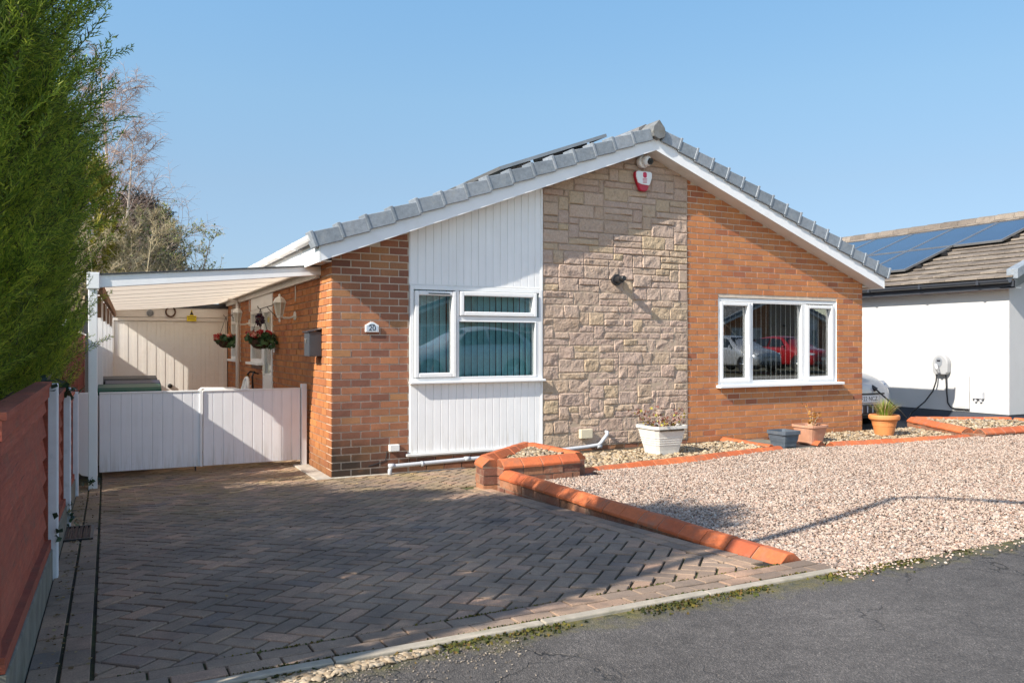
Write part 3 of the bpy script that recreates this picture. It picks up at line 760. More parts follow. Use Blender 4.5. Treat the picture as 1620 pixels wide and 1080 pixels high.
t = thing('security_camera', 'white dome security camera under the gable apex above the alarm box', 'camera', (4.2, 0, 3.93))
m = MB(); m.lathe((4.19, 0, 3.93), [(.055, -.03), (.085, -.035), (.085, -.085), (.075, -.10)], 20, 'y'); m.build('camera_base', 'upvc', t, smooth=False, bevel=.004)
m = MB(); bm = bmesh.new(); bmesh.ops.create_uvsphere(bm, u_segments=20, v_segments=12, radius=.074)
vs = [v_.co.copy() + Vector((4.215, -.115, 3.935)) for v_ in bm.verts]; fs = [[q.index for q in f.verts] for f in bm.faces]; m.add(vs, fs); m.build('camera_ball', 'upvc', t, smooth=True); bm.free()
m = MB(); m.tube([(4.222, -.15, 3.928), (4.236, -.192, 3.916)], .045, 16); m.build('camera_lens', 'dark', t)
m = MB(); m.tube([(4.2365, -.193, 3.9155), (4.238, -.197, 3.914)], .022, 14); m.build('lens_glass', 'car_glass', t)

t = thing('letterbox', 'dark grey metal letterbox on the side wall beside the front corner', 'letterbox', (0, .55, 1.35))
m = MB(); m.box(-.15, .43, 1.345, -.005, .69, 1.63); m.build('letterbox_body', 'letterbox', t, bevel=.006)
m = MB(); m.prism([(-.17, 0, 1.622), (-.005, 0, 1.655), (-.005, 0, 1.668), (-.175, 0, 1.634)], (0, .415, 0), (0, .705, 0)); m.build('letterbox_lid', 'letterbox', t, bevel=.003)
m = MB(); m.box(-.162, .52, 1.535, -.15, .64, 1.55); m.box(-.165, .555, 1.50, -.15, .585, 1.535); m.build('lock', 'chrome', t, bevel=.003)

def lantern(label, y):
    t = thing('wall_lantern', label, 'wall light', (0, y, 1.9), group='lanterns on the side wall')
    m = MB(); m.lathe((-.012, y, 1.86), [(.02, -.012), (.055, -.01), (.05, .012), (.02, .03)][0:3], 12, 'x')
    m.tube([(0, y, 1.86), (-.08, y, 1.83), (-.15, y, 1.83), (-.20, y, 1.86)], .014, 8); m.lathe((0, y, 1.86), [(.055, -.02), (.06, -.012), (.06, 0)], 14, 'x'); m.build('bracket', 'upvc_dirty', t, smooth=False)
    c = (-.21, y, 1.86)
    m = MB(); m.lathe(c, [(.006, -.09), (.016, -.07), (.010, -.045), (.036, -.025), (.042, 0)], 6); m.lathe(c, [(.092, .165), (.088, .178), (.06, .225), (.03, .245), (.016, .25), (.018, .268), (.006, .285)], 6)
    for i in range(6):
        a = 2 * math.pi * (i + .5) / 6; m.tube([(c[0] + .042 * math.cos(a), y + .042 * math.sin(a), 1.86), (c[0] + .078 * math.cos(a), y + .078 * math.sin(a), 2.027)], .006, 4)
    m.build('lantern_frame', 'upvc_dirty', t)
    MB().lathe(c, [(.037, .002), (.073, .166)], 6).build('lantern_glass', 'glass_lamp', t)
lantern('white hexagonal wall lantern nearest the letterbox on the side wall', 1.87)
lantern('white hexagonal wall lantern farther back beside the downpipe', 5.62)

def leafblob(c, rad, n, size, rng, squash=.7, ctr_up=0):
    """n small random leaf quads in an ellipsoid shell"""
    d = rng.normal(size=(n, 3)); d /= np.linalg.norm(d, axis=1)[:, None]
    r = rng.uniform(.55, 1.0, n)[:, None]
    p = np.array(c) + d * r * np.array([rad, rad, rad * squash])
    tv = np.array([[0, -.5, 0], [.5, 0, .12], [0, .5, 0], [-.5, 0, .12]]) * 1.0; tf = np.array([[0, 1, 2, 3]])
    m = rotmats(n, rng); s = rng.uniform(.6, 1.3, n) * size; m[:, :3, :3] *= s[:, None, None]; m[:, :3, 3] = p
    return instance(tv, tf, m)
def basket(label, y, x=-.23, full=True, figure=False):
    t = thing('hanging_basket', label, 'hanging basket', (x, y, 1.45), group='flower baskets on the side wall')
    m = MB(); m.tube([(0, y, 2.09), (-.05, y, 2.06), (x, y, 2.0), (x - .03, y, 2.01), (x - .04, y, 2.04)], .007, 6); m.tube([(0, y, 2.12), (0, y, 1.86)], .008, 6); m.tube([(0, y, 1.88), (x * .6, y, 2.03)], .006, 6); m.build('bracket', 'dark', t)
    m = MB()
    for i in range(3):
        a = 2 * math.pi * i / 3 + .4; m.tube([(x, y, 2.0), (x + .16 * math.cos(a), y + .16 * math.sin(a), 1.56)], .004, 4)
    m.build('chain', 'dark', t)
    m = MB(); m.lathe((x, y, 1.555), [(.05, -.135), (.10, -.115), (.145, -.06), (.165, 0), (.15, 0)], 16); m.build('bowl', 'wicker', t)
    rng = np.random.default_rng(int(y * 100))
    V, F = leafblob((x, y, 1.575), .235, 260, .075, rng, .36); V2, F2 = leafblob((x + .06, y - .12, 1.50), .16, 60, .07, rng, .6)
    npmesh('leaves', np.concatenate([V, V2]), np.concatenate([F, F2 + len(V)]), 'basket_leaf', t)
    # each flower: a small ball of petals
    vs, fs = [], []; k = 0; Vs, Fs = [], []
    for i in range(17):
        a = rng.uniform(0, 6.28); r = rng.uniform(.02, .21); q = (x + r * math.cos(a), y + r * math.sin(a), 1.625 + rng.uniform(-.02, .055) - r * .12)
        V, F = leafblob(q, .034, 16, .05, rng, .8); Vs.append(V); Fs.append(F + k); k += len(V)
    npmesh('flowers', np.concatenate(Vs), np.concatenate(Fs), 'petal_red', t)
    if figure:
        V, F = leafblob((x - .01, y, 1.84), .06, 90, .05, rng, 1.5); npmesh('dark_ornament', V, F, 'petal_dark', t)
basket('hanging basket of red and cream flowers with a dark ornament on its chain', 3.2, figure=True)
basket('hanging basket of orange and cream flowers nearest the garage door', 6.95)

# garden hose reel bracket on the side wall
t = thing('hose_hook', 'black wall hook with an orange tool hanging on the brick below the kitchen window', 'wall hook', (0, 4.95, .9))
m = MB(); m.tube([(0, 4.75, 1.0), (-.08, 4.75, 1.02), (-.10, 4.75, .96), (-.08, 4.8, .70)], .016, 6); m.build('hook', 'dark', t); m = MB(); m.tube([(0, 5.05, 1.02), (-.09, 5.05, 1.03), (-.12, 5.1, .98)], .016, 6); m.build('hook', 'dark', t)
m = MB(); m.tube([(-.12, 5.1, .97), (-.10, 5.25, .86)], .03, 8); m.build('tool_grip', 'shrub_orange', t)
m = MB(); m.tube([(-.10, 5.25, .86), (-.07, 5.6, .35)], .014, 6); m.build('tool_shaft', 'dark', t)

# ------------------------------------------------------------------ carport
cp = thing('carport', 'white lean-to carport with ribbed cream roof over the driveway', 'carport', (-2.35, .5, 0))
CY0, CY1 = .5, 8.38
def cx(y): return -2.355 + (y - .5) * .0255     # line of the outer posts drifts slightly
def cz(x, d=0): return 2.068 + (x + 2.36) * .0935 + d    # underside
m = MB(); m.prism([(-2.31, 0, cz(-2.31) - .005), (-.002, 0, cz(0) + .0), (-.002, 0, cz(0) + .105), (-2.31, 0, cz(-2.31) + .125)], (0, CY0 - .03, 0), (0, CY0 + .03, 0)); m.build('front_beam', 'fascia', cp, bevel=.004)
m = MB(); m.prism([(-2.34, 0, cz(-2.34) + .127), (.0, 0, cz(0) + .107), (0, 0, cz(0) + .119), (-2.34, 0, cz(-2.34) + .139)], (0, CY0 - .05, 0), (0, CY0 + .05, 0)); m.build('beam_capping', 'anthracite', cp)
m = MB()
ny = 34; nxs = 14
vs, fs = [], []
for j in range(ny + 1):
    y = CY0 + .03 + (CY1 - CY0 - .03) * j / ny
    for i in range(nxs + 1):
        a = i / nxs; x = cx(y) + (-.002 - cx(y)) * a
        sag = -.035 * math.sin(math.pi * a) * (j / ny) ** 2
        vs.append((x, y, cz(x) + .055 + sag))
o = len(vs); vs += [(x, y, z + .016) for x, y, z in vs]
q = nxs + 1
for j in range(ny):
    for i in range(nxs):
        a = j * q + i; fs.append((a, a + q, a + q + 1, a + 1)); fs.append((o + a, o + a + 1, o + a + q + 1, o + a + q))
for i in range(nxs): a = ny * q + i; fs.append((a, a + 1, o + a + 1, o + a)); fs.append((i, o + i, o + i + 1, i + 1))
m.add(vs, fs); m.build('roof_sheet', 'sheet', cp, fixn=False)
for k in range(1, 9):
    m = MB()
    y = CY0 + .92 * k - .12
    if y > CY1: break
    pts = []
    for i in range(nxs + 1):
        a = i / nxs; x = cx(y) + .06 + (-.01 - cx(y) - .06) * a; sag = -.035 * math.sin(math.pi * a) * ((y - CY0) / (CY1 - CY0)) ** 2
        pts.append((x, y, cz(x) + .046 + sag))
    for a, b in zip(pts, pts[1:]):
        m.prism([(a[0], y - .012, a[2] + .004), (b[0], y - .012, b[2] + .004), (b[0], y + .012, b[2] + .004), (a[0], y + .012, a[2] + .004)], (0, 0, 0), (0, 0, .005))
    m.build('glazing_bar', 'upvc_dirty', cp)
M['grimy'] = plain('grimy_timber', (.27, .15, .085), .9, .3, 8, ((.12, .08, .05), .6), .4)
m = MB()
m.prism([(cx(CY0) + .05, CY0 + .03, cz(-2.3) - .06), (cx(CY1) + .05, CY1, cz(-2.2) - .06), (cx(CY1) + .09, CY1, cz(-2.2) - .06), (cx(CY0) + .09, CY0 + .03, cz(-2.3) - .06)], (0, 0, 0), (0, 0, .105)); m.build('eaves_beam', 'grimy', cp)
m = MB(); m.box(-.05, CY0 + .03, cz(0) - .03, -.002, CY1, cz(0) + .06); m.build('wall_plate', 'upvc_dirty', cp)
for k, y in enumerate([.5, 2.35, 4.2, 6.1, 8.0]):
    m = MB(); x = cx(y); m.box(x - .042, y - .04, -.02, x + .042, y + .04, cz(x) + .02)
    p = m.build('post', 'upvc', cp, bevel=.006)
    if k == 0: MB().box(x - .055, y - .062, cz(x) - .015, x + .062, y + .06, cz(x) + .155).build('post_cap', 'upvc', p, bevel=.006)
    else:
        m = MB(); m.prism([(x - .02, y - .05, cz(x) + .0), (x - .02, y - .42, cz(x) - .01), (x - .02, y - .05, cz(x) - .26)], (0, 0, 0), (.04, 0, 0)); m.build('brace', 'grimy', p)

# gates
def gate(label, x0, x1, latch):
    t = thing('driveway_gate', label, 'gate', (x0 if latch < 0 else x1, 1.1, 0), group='white driveway gates')
    m = MB(); n = max(1, round((x1 - x0) / .108)); w = (x1 - x0) / n
    for i in range(n): m.box(x0 + i * w, 1.088, .07, x0 + (i + 1) * w - .006, 1.112, .935)
    m.box(x0, 1.094, .07, x1 - .003, 1.118, .935)
    m.build('gate_boards', 'gate_white', t, bevel=.004)
    m = MB(); m.box(x0, 1.08, .932, x1 - .004, 1.125, .952); m.build('top_rail', 'upvc_dirty', t, bevel=.004)
    m = MB(); 
    for z in (.2, .8): m.box(x0, 1.112, z, x1 - .004, 1.14, z + .08)
    m.box(x0, 1.112, .07, x0 + .05, 1.14, .93); m.box(x1 - .054, 1.112, .07, x1 - .004, 1.14, .93); m.build('gate_frame', 'upvc', t)
    return t
g1 = gate('white boarded gate leaf hung on the carport post side, dark bins behind it', -2.30, -1.232, -1)
m = MB(); m.tube([(-1.31, 1.10, .08), (-1.31, 1.10, .02)], .01, 6); m.build('drop_bolt', 'dark', g1)
m = MB(); m.box(-1.262, 1.07, .07, -1.236, 1.09, .95); m.build('meeting_strip', 'upvc', g1)
g2 = gate('white boarded gate leaf hung beside the brick side wall, crossed by a sunlit band', -1.226, -.105, 1)
gp = MB(); gp.box(-.10, 1.06, -.02, -.035, 1.14, 1.0); o = gp.build('gate_post', 'upvc', loc=(-.07, 1.1, 0), bevel=.006); tag(o, 'short white gate post against the brick side wall', 'gate post')
gp = MB(); gp.prism([(-2.52, 0, .10), (-2.47, 0, .05), (-2.40, 0, .03), (-2.315, 0, .03), (-2.315, 0, .955), (-2.52, 0, .955)], (0, 1.09, 0), (0, 1.13, 0)); o = gp.build('gate_post', 'upvc', loc=(-2.42, 1.1, 0), bevel=.006); tag(o, 'white board filling between the carport post and the red fence', 'gate post')

# garage
GY = 8.42
gar = thing('garage', 'cream garage with ribbed up-and-over door at the back of the carport', 'garage', (-1.1, GY, 0))
m = MB(); m.box(-2.4, GY + .04, -.1, -2.16, GY + 5, 2.2); m.box(-2.16, GY + .06, 2.0, .0, GY + .2, 2.2); m.box(-2.16, GY + 4.8, -.1, 0, GY + 5, 2.2); m.build('garage_wall', 'cream', gar)
m = MB(); m.box(-2.45, GY - .06, 2.215, .35, GY + 5.1, 2.30); m.build('flat_roof', 'anthracite', gar)
m = MB(); m.box(-2.40, GY - .03, 2.02, .0, GY + .04, 2.21); m.build('fascia_board', 'cream', gar, bevel=.005)
m = MB(); m.box(-2.16, GY - .02, 1.95, 0, GY + .06, 2.015); m.box(-2.16, GY - .02, 0, -2.10, GY + .06, 1.95); m.box(-.10, GY - .02, 0, -.02, GY + .06, 1.95); m.build('door_frame', 'cream', gar, bevel=.004)
m = MB(); n = 24; w = (-.105 + 2.095) / n
for i in range(n): m.box(-2.095 + i * w, GY + (.004 if i % 2 else .0), .02, -2.095 + (i + 1) * w - .003, GY + .04, 1.945)
m.box(-2.10, GY + .009, .01, -.10, GY + .05, 1.948)
d = m.build('garage_door', 'cream', gar, bevel=.003)
m = MB(); m.lathe((-1.10, GY - .04, .66), [(.02, 0), (.045, .012), (.045, .04)], 12, 'y'); m.build('handle', 'dark', d)
t = tag(MB().add([], []).tube([(-1.09 + .085 * math.cos(a), GY - .045, 2.13 + .095 * math.sin(a)) for a in np.linspace(R(125), R(415), 16)], [.012] + [.017] * 14 + [.012], 6).build('horseshoe', 'rust', loc=(-1.09, GY - .045, 2.1)), 'rusty horseshoe hung points up on the cream fascia over the garage door', 'horseshoe')
t = thing('warning_sign', 'yellow warning plate with a triangle top above the garage door', 'sign', (-.70, GY - .035, 2.07))
MB().prism([(-.79, 0, 1.95), (-.61, 0, 1.95), (-.61, 0, 2.06), (-.66, 0, 2.06), (-.70, 0, 2.19), (-.74, 0, 2.06), (-.79, 0, 2.06)], (0, GY - .045, 0), (0, GY - .035, 0)).build('sign_plate', 'yellow', t)
m = MB(); m.prism([(-.735, 0, 2.075), (-.665, 0, 2.075), (-.70, 0, 2.16)], (0, GY - .0465, 0), (0, GY - .044, 0)); m.box(-.775, GY - .0465, 2.03, -.625, GY - .044, 2.04); m.box(-.765, GY - .0465, 1.99, -.635, GY - .044, 1.998); m.build('sign_marks', 'ink', t)
t = thing('bulkhead_light', 'small oval bulkhead light on the garage fascia left of the horseshoe', 'wall light', (-1.46, GY - .03, 2.1))
MB().lathe((-1.46, GY - .07, 2.10), [(.04, 0), (.058, .012), (.062, .04)], 14, 'y').build('lamp_cover', 'mid_grey', t); MB().lathe((-1.46, GY - .04, 2.10), [(.07, 0), (.07, .012)], 14, 'y').build('lamp_base', 'grey_pipe', t)

# wheelie bins
def bin_(label, x, y, mat, h, w=.58, d=.62, lidtilt=0):
    t = thing('wheelie_bin', label, 'bin', (x, y, 0), group='wheelie bins behind the gate')
    m = MB(); b = .78
    vs = []
    for z, k in ((.08, .76), (.12, .78), (h - .1, .97), (h - .1, 1.03), (h - .04, 1.03)):
        for sx, sy in ((-1, -1), (1, -1), (1, 1), (-1, 1)): vs.append((x + sx * w / 2 * k, y + sy * d / 2 * k, z))
    fs = [(3, 2, 1, 0), (16, 17, 18, 19)]
    for r in range(4):
        for i in range(4): fs.append((r * 4 + i, r * 4 + (i + 1) % 4, r * 4 + 4 + (i + 1) % 4, r * 4 + 4 + i))
    m.add(vs, fs); m.build('bin_body', mat, t, bevel=.015)
    m = MB(); z = h - .04
    prof = [(-d / 2 - .04, z - .045), (-d / 2 - .045, z + .005), (-d / 2 + .03, z + .038), (0, z + .065), (d / 2 - .05, z + .055), (d / 2, z + .02), (d / 2, z)]
    m.prism([(x - w / 2 - .025, y + a, q) for a, q in prof], (0, 0, 0), (w + .05, 0, 0))
    m.build('bin_lid', mat, t, bevel=.03)
    m = MB(); m.tube([(x - w / 2 + .05, y + d / 2 + .06, h - .02), (x + w / 2 - .05, y + d / 2 + .06, h - .02)], .016, 8); m.build('bin_handle', mat, t)
    for s in (-1, 1):
        m = MB(); m.lathe((x + s * (w / 2 - .04), y + d / 2 - .08, .1), [(.1, -.03), (.1, .03)], 16, 'x'); m.build('bin_wheel', 'black_rubber', t)
bin_('dark green wheelie bin with a dusty lid right behind the gate', -1.985, 1.75, 'bin_green', .985, .62)
bin_('navy wheelie bin between the green bin and the black bin', -1.93, 2.5, 'bin_blue', 1.0, .58)
bin_('black wheelie bin at the back of the row behind the gate', -1.95, 3.25, 'bin_black', 1.03, .62)

# plastic chair
t = thing('garden_chair', 'white moulded plastic garden chair with slotted fan back behind the gate', 'chair', (-.75, 3.3, 0))
m = MB(); m.prism([(-1.0, 3.06, .44), (-.54, 3.08, .42), (-.54, 3.52, .42), (-1.0, 3.54, .44)], (0, 0, 0), (0, 0, .03)); m.build('seat', 'upvc', t, bevel=.01)
m = MB()
for i in range(7):
    a = (i - 3) / 3; yb = 3.3 + a * .15; yt = 3.3 + a * .21; h = 1.0 - .10 * a * a
    m.prism([(-.54, yb - .018, .45), (-.54, yb + .018, .45), (-.40, yt + .022, h), (-.40, yt - .022, h)], (0, 0, 0), (.02, 0, 0))
pts = [(-.40 - .02 * abs(a), 3.3 + a * .25, 1.0 - .13 * a * a) for a in np.linspace(-1, 1, 13)]
m.tube([(-.54, 3.08, .45)] + pts + [(-.54, 3.52, .45)], .022, 6); m.build('backrest', 'upvc', t)
for s, y in ((-1, 3.06), (1, 3.54)):
    m = MB(); m.tube([(-.45, y, .80), (-.55, y + s * .02, .83), (-1.0, y + s * .02, .84), (-1.04, y, .80)], .024, 6); m.build('armrest', 'upvc', t)
for x, y in ((-1.03, 3.04), (-1.03, 3.56), (-.50, 3.06), (-.50, 3.54)):
    m = MB(); m.tube([(x + (.0 if x < -.8 else .06), y, 0), (x, y, .45 if x > -.8 else .82)], [.028, .02], 6); m.build('leg', 'upvc', t)

# ------------------------------------------------------------------ fences on the left
FX = -2.52
sf = thing('timber_fence', 'low weathered red timber fence with white posts along the driveway', 'fence', (FX, -3.0, 0))
posts = [(-6.03, 1.20), (-3.62, 1.262), (-1.79, 1.15), (.12, 1.02)]
for y, zt in posts:
    x = FX + (.015 if y > -6 else -.055); m = MB(); zb = zg(y) - .1
    m.prism([(x - .045, y - .04, zb), (x + .03, y - .04, zb), (x + .03, y + .04, zb), (x - .045, y + .04, zb)], (0, 0, 0), (0, 0, zt - zb))
    m.build('post', 'fence_white', sf, bevel=.008)
for (ya, za), (yb, zb), top in [((-6.0, 0), (-3.62, 0), 1.262), ((-3.62, 0), (-1.79, 0), 1.145), ((-1.79, 0), (.12, 0), 1.015)]:
    y0, y1 = ya + .05, yb - .05; L = y1 - y0; bot0, bot1 = zg(y0) + .23, zg(y1) + .19
    m = MB(); nb_ = 7
    for i in range(nb_):          # waney lap boards, wavy lower edge
        f0, f1 = i / nb_, (i + 1) / nb_
        n = 14; pts = []
        for k in range(n + 1):
            y = y0 + L * k / n; b = bot0 + (bot1 - bot0) * k / n; z = b + (top - b) * f0 - .02 + .022 * noise.noise(Vector((y * 2.9, i * 3.7, top * 9))); pts.append((y, z))
        zt0 = bot0 + (top - bot0) * f1; zt1 = bot1 + (top - bot1) * f1
        vs = []
        for (y, z) in pts:
            zt = zt0 + (zt1 - zt0) * (y - y0) / L; vs += [(FX - .008, y, z), (FX - .034, y, zt), (FX - .04, y, z), (FX - .046, y, zt)]
        fs = []
        for k in range(n): a = k * 4; fs += [(a, a + 4, a + 5, a + 1), (a + 2, a + 3, a + 7, a + 6), (a, a + 2, a + 6, a + 4), (a + 1, a + 5, a + 7, a + 3)]
        m.add(vs, fs)
    # frame battens
    m.box(FX - .05, y0, top - .075, FX + .004, y1, top - .01); m.box(FX - .06, y0 - .0, top - .012, FX + .016, y1, top + .012)
    for y in (y0, y1 - .04): m.prism([(FX - .05, y, zg(y) + .22), (FX - .002, y, zg(y) + .22), (FX - .002, y, top - .07), (FX - .05, y, top - .07)], (0, 0, 0), (0, .04, 0))
    m.prism([(FX - .03, y0, bot0 - .02), (FX + .012, y0, bot0 - .02), (FX + .012, y0, bot0 + .03), (FX - .03, y0, bot0 + .03)], (0, 0, 0), (0, L, bot1 - bot0))
    m.build('fence_panel', 'fence_red', sf)
    m = MB(); m.prism([(FX - .03, y0, zg(y0) - .1), (FX + .02, y0, zg(y0) - .1), (FX + .02, y0, bot0 - .021), (FX - .03, y0, bot0 - .021)], (0, 0, 0), (0, L, bot1 - bot0)); m.build('gravel_board', 'concrete_dark', sf, bevel=.006)
M['fence_deep'] = islands('deep_red_fence', [(0, (.13, .016, .012)), (.5, (.19, .026, .018)), (1, (.24, .04, .025))], .85, .3, 14, .4, .005)
bf = thing('board_fence', 'taller dark red closeboard fence behind the carport posts', 'fence', (-2.62, 4, 0))
m = MB()
y = .32
while y < 9.6:
    m.box(-2.64 + random.uniform(-.004, .004), y, .02, -2.615, y + .118, 1.66 + random.uniform(-.006, .006)); y += .122
m.build('fence_boards', 'fence_deep', bf)
m = MB(); m.box(-2.66, .3, 1.66, -2.59, 9.6, 1.685); m.build('fence_capping', 'fence_white', bf)
for y in (2.2, 4.1, 6.0, 7.9): MB().box(-2.72, y, -.1, -2.645, y + .08, 1.66).build('fence_post', 'fence_deep', bf)
bf = thing('slatted_fence', 'weathered black fence panel showing above the dark red fence', 'fence', (-3.3, 10.2, 0))
m = MB()
for i in range(22): x = -4.9 + i * .125; m.box(x, 10.2, 0, x + .11, 10.225, 2.02)
m.build('fence_boards', 'dark', bf)
m = MB()
for i in range(5): x = -4.5 + i * .5; m.box(x, 10.16, 1.7, x + .05, 10.2, 2.0)
m.build('fence_batten', 'fence_white', bf)

# ------------------------------------------------------------------ ground, road, drive
m = MB()
ys = [-260, -5.8, 0, 260]; zz = [.16, .16, -.06, -.06]
for i in range(4): m.add([(-260, ys[i], zz[i]), (260, ys[i], zz[i])], [])
m.f = [(0, 1, 3, 2), (2, 3, 5, 4), (4, 5, 7, 6)]; tag(m.build('ground', 'ground'), kind='structure')
m = MB(); m.add([(-60, -11.5, .225), (60, -11.5, .225), (60, -5.80, .262), (-60, -5.80, .262)], [(0, 1, 2, 3)]); tag(m.build('road', 'asphalt'), kind='structure')
m = MB(); m.add([(-60, -13.6, .30), (60, -13.6, .30), (60, -11.5, .30), (-60, -11.5, .30)], [(0, 1, 2, 3)]); m.box(-60, -11.5, .1, 60, -11.38, .304); tag(m.build('pavement', 'concrete'), kind='structure')
m = MB()
x = -4.2
while x < 1.22:
    x1 = min(x + .915, 1.27); m.box(x, -5.80, .05, x1 - .006, -5.748, .277 + random.uniform(-.003, .003)); x = x1
tag(m.build('kerb_edging', 'kerb', bevel=.006), kind='structure')
m = MB()
for i in range(3): m.box(-.19, -.09 + i * .41, -.1, -.012, .31 + i * .41, .012)
m.box(-.012, -.075, -.1, 1.6, -.012, .008); tag(m.build('paving_strip', 'concrete', bevel=.005), kind='structure')

def clip(poly, x0, x1, y0, y1):
    def cut(P, f, inter):
        out = []
        for i in range(len(P)):
            a, b = P[i - 1], P[i]; fa, fb = f(a), f(b)
            if fb >= 0:
                if fa < 0: out.append(inter(a, b, fa, fb))
                out.append(b)
            elif fa >= 0: out.append(inter(a, b, fa, fb))
        return out
    it = lambda a, b, fa, fb: (a[0] + (b[0] - a[0]) * fa / (fa - fb), a[1] + (b[1] - a[1]) * fa / (fa - fb))
    for f in (lambda p: p[0] - x0, lambda p: x1 - p[0], lambda p: p[1] - y0, lambda p: y1 - p[1]):
        if len(poly) < 3: return []
        poly = cut(poly, f, it)
    return poly
PV, PFc = [], []
def paver_(poly, gap=.0066):
    if len(poly) < 3: return
    cxx = sum(p[0] for p in poly) / len(poly); cyy = sum(p[1] for p in poly) / len(poly)
    area = abs(sum(poly[i - 1][0] * poly[i][1] - poly[i][0] * poly[i - 1][1] for i in range(len(poly)))) / 2
    if area < .0012: return
    def inset(P, d):
        n_ = len(P); L_ = []
        for i in range(n_):
            a, b = P[i], P[(i + 1) % n_]; ex, ey = b[0] - a[0], b[1] - a[1]; l = math.hypot(ex, ey) + 1e-9
            L_.append((a[0] - ey / l * d, a[1] + ex / l * d, ex / l, ey / l))
        out = []
        for i in range(n_):
            p, q = L_[i - 1], L_[i]; den = p[2] * q[3] - p[3] * q[2]
            if abs(den) < .05: out.append((q[0], q[1])); continue
            t_ = ((q[0] - p[0]) * q[3] - (q[1] - p[1]) * q[2]) / den; out.append((p[0] + p[2] * t_, p[1] + p[3] * t_))
        return out
    dz = random.uniform(-.0025, .0025); tx, ty = random.uniform(-.012, .012), random.uniform(-.012, .012)
    rings = []
    for ins, z in ((gap, -.03), (gap, -.004), (gap + .003, 0.0)):
        ring = []
        for X, Y in inset(poly, min(ins, area / 1.0)):
            dx, dy = X - cxx, Y - cyy
            ring.append((X, Y, zg(Y) + z + dz + max(-.1, min(.1, dx)) * tx + max(-.1, min(.1, dy)) * ty))
        rings.append(ring)
    o = len(PV); n = len(poly)
    for rg in rings: PV.extend(rg)
    PFc.append(tuple(o + 2 * n + i for i in range(n)))
    for k in range(2):
        for i in range(n): PFc.append((o + k * n + i, o + k * n + (i + 1) % n, o + (k + 1) * n + (i + 1) % n, o + (k + 1) * n + i))
S2 = math.sqrt(.5); Wp = .1
def rot(a, b): return ((a + b) * S2, (b - a) * S2 - 2.5)   # a axis (1,-1), b axis (1,1)
def herring(x0, x1, y0, y1):
    for i in range(-110, 111):
        for j in range(-110, 111):
            k = (i - j) % 4
            if k == 0: q = [(i, j), (i + 2, j), (i + 2, j + 1), (i, j + 1)]
            elif k == 3: q = [(i, j), (i + 1, j), (i + 1, j + 2), (i, j + 2)]
            else: continue
            c = rot((i + .5) * Wp, (j + .5) * Wp)
            if c[0] < x0 - .3 or c[0] > x1 + .3 or c[1] < y0 - .3 or c[1] > y1 + .3: continue
            P = clip([rot(a * Wp, b * Wp) for a, b in q], x0, x1, y0, y1)
            if len(P) >= 3:
                ar = sum(P[u - 1][0] * P[u][1] - P[u][0] * P[u - 1][1] for u in range(len(P)))
                if ar < 0: P = P[::-1]
                paver_(P)
def rect(x0, x1, y0, y1): paver_([(x0, y0), (x1, y0), (x1, y1), (x0, y1)], .0042)
herring(-2.28, .88, -5.52, 2.6); herring(.88, 2.3, -1.55, -.08)
y = -5.52
while y < .6:
    rect(-2.39, -2.285, y, y + .2); rect(-2.50, -2.395, y + .03, y + .23)
    if y < -1.75: rect(.885, .985, y, y + .2); rect(.99, 1.09, y + .09, y + .29)
    y += .2
x = -2.5
while x < 1.2: rect(x, x + .2, -5.625, -5.525); rect(x + .07, x + .27, -5.73, -5.63); x += .2
o = MB().add(PV, PFc).build('driveway', 'paver', fixn=False); tag(o, kind='structure')
m = MB()
for (x0, x1, y0, y1) in ((-2.52, 1.12, -5.735, -1.2), (-2.52, 2.35, -1.2, 0), (-2.52, 0, 0, 8.5)):
    m.add([(x0, y0, zg(y0) - .013), (x1, y0, zg(y0) - .013), (x1, y1, zg(y1) - .013), (x0, y1, zg(y1) - .013)], [(0, 1, 2, 3)])
tag(m.build('driveway_bedding', 'joint'), kind='structure')
m = MB()
for i in range(14):
    for j in range(28): rect  # plain block rows beyond the gate
for j in range(28):
    yy = 2.62 + j * .205
    m.box(-2.3, yy, -.03, -.02, yy + .198, 0.0)
tag(m.build('rear_paving', 'paver', bevel=.004), kind='structure')

t = thing('drain_cover', 'dark square drain cover set in the paving beside the fence', 'drain', (-2.41, -2.2, zg(-2.2)))
m = MB(); z = zg(-2.2); 
for i in range(6): m.prism([(-2.5 + i * .031, -2.47, zg(-2.47) + .012), (-2.48 + i * .031, -2.47, zg(-2.47) + .012), (-2.48 + i * .031, -1.92, zg(-1.92) + .012), (-2.5 + i * .031, -1.92, zg(-1.92) + .012)], (0, 0, -.02), (0, 0, 0))
m.build('grate', 'rust', t)
m = MB()
for (a, b, c, d) in ((-2.51, -2.50, -2.49, -1.9), (-2.335, -2.50, -2.315, -1.9), (-2.49, -2.50, -2.335, -2.48), (-2.49, -1.92, -2.335, -1.9)):
    m.prism([(a, b, zg(b) + .014), (c, b, zg(b) + .014), (c, d, zg(d) + .014), (a, d, zg(d) + .014)], (0, 0, -.03), (0, 0, 0))
m.build('grate_frame', 'dark', t)

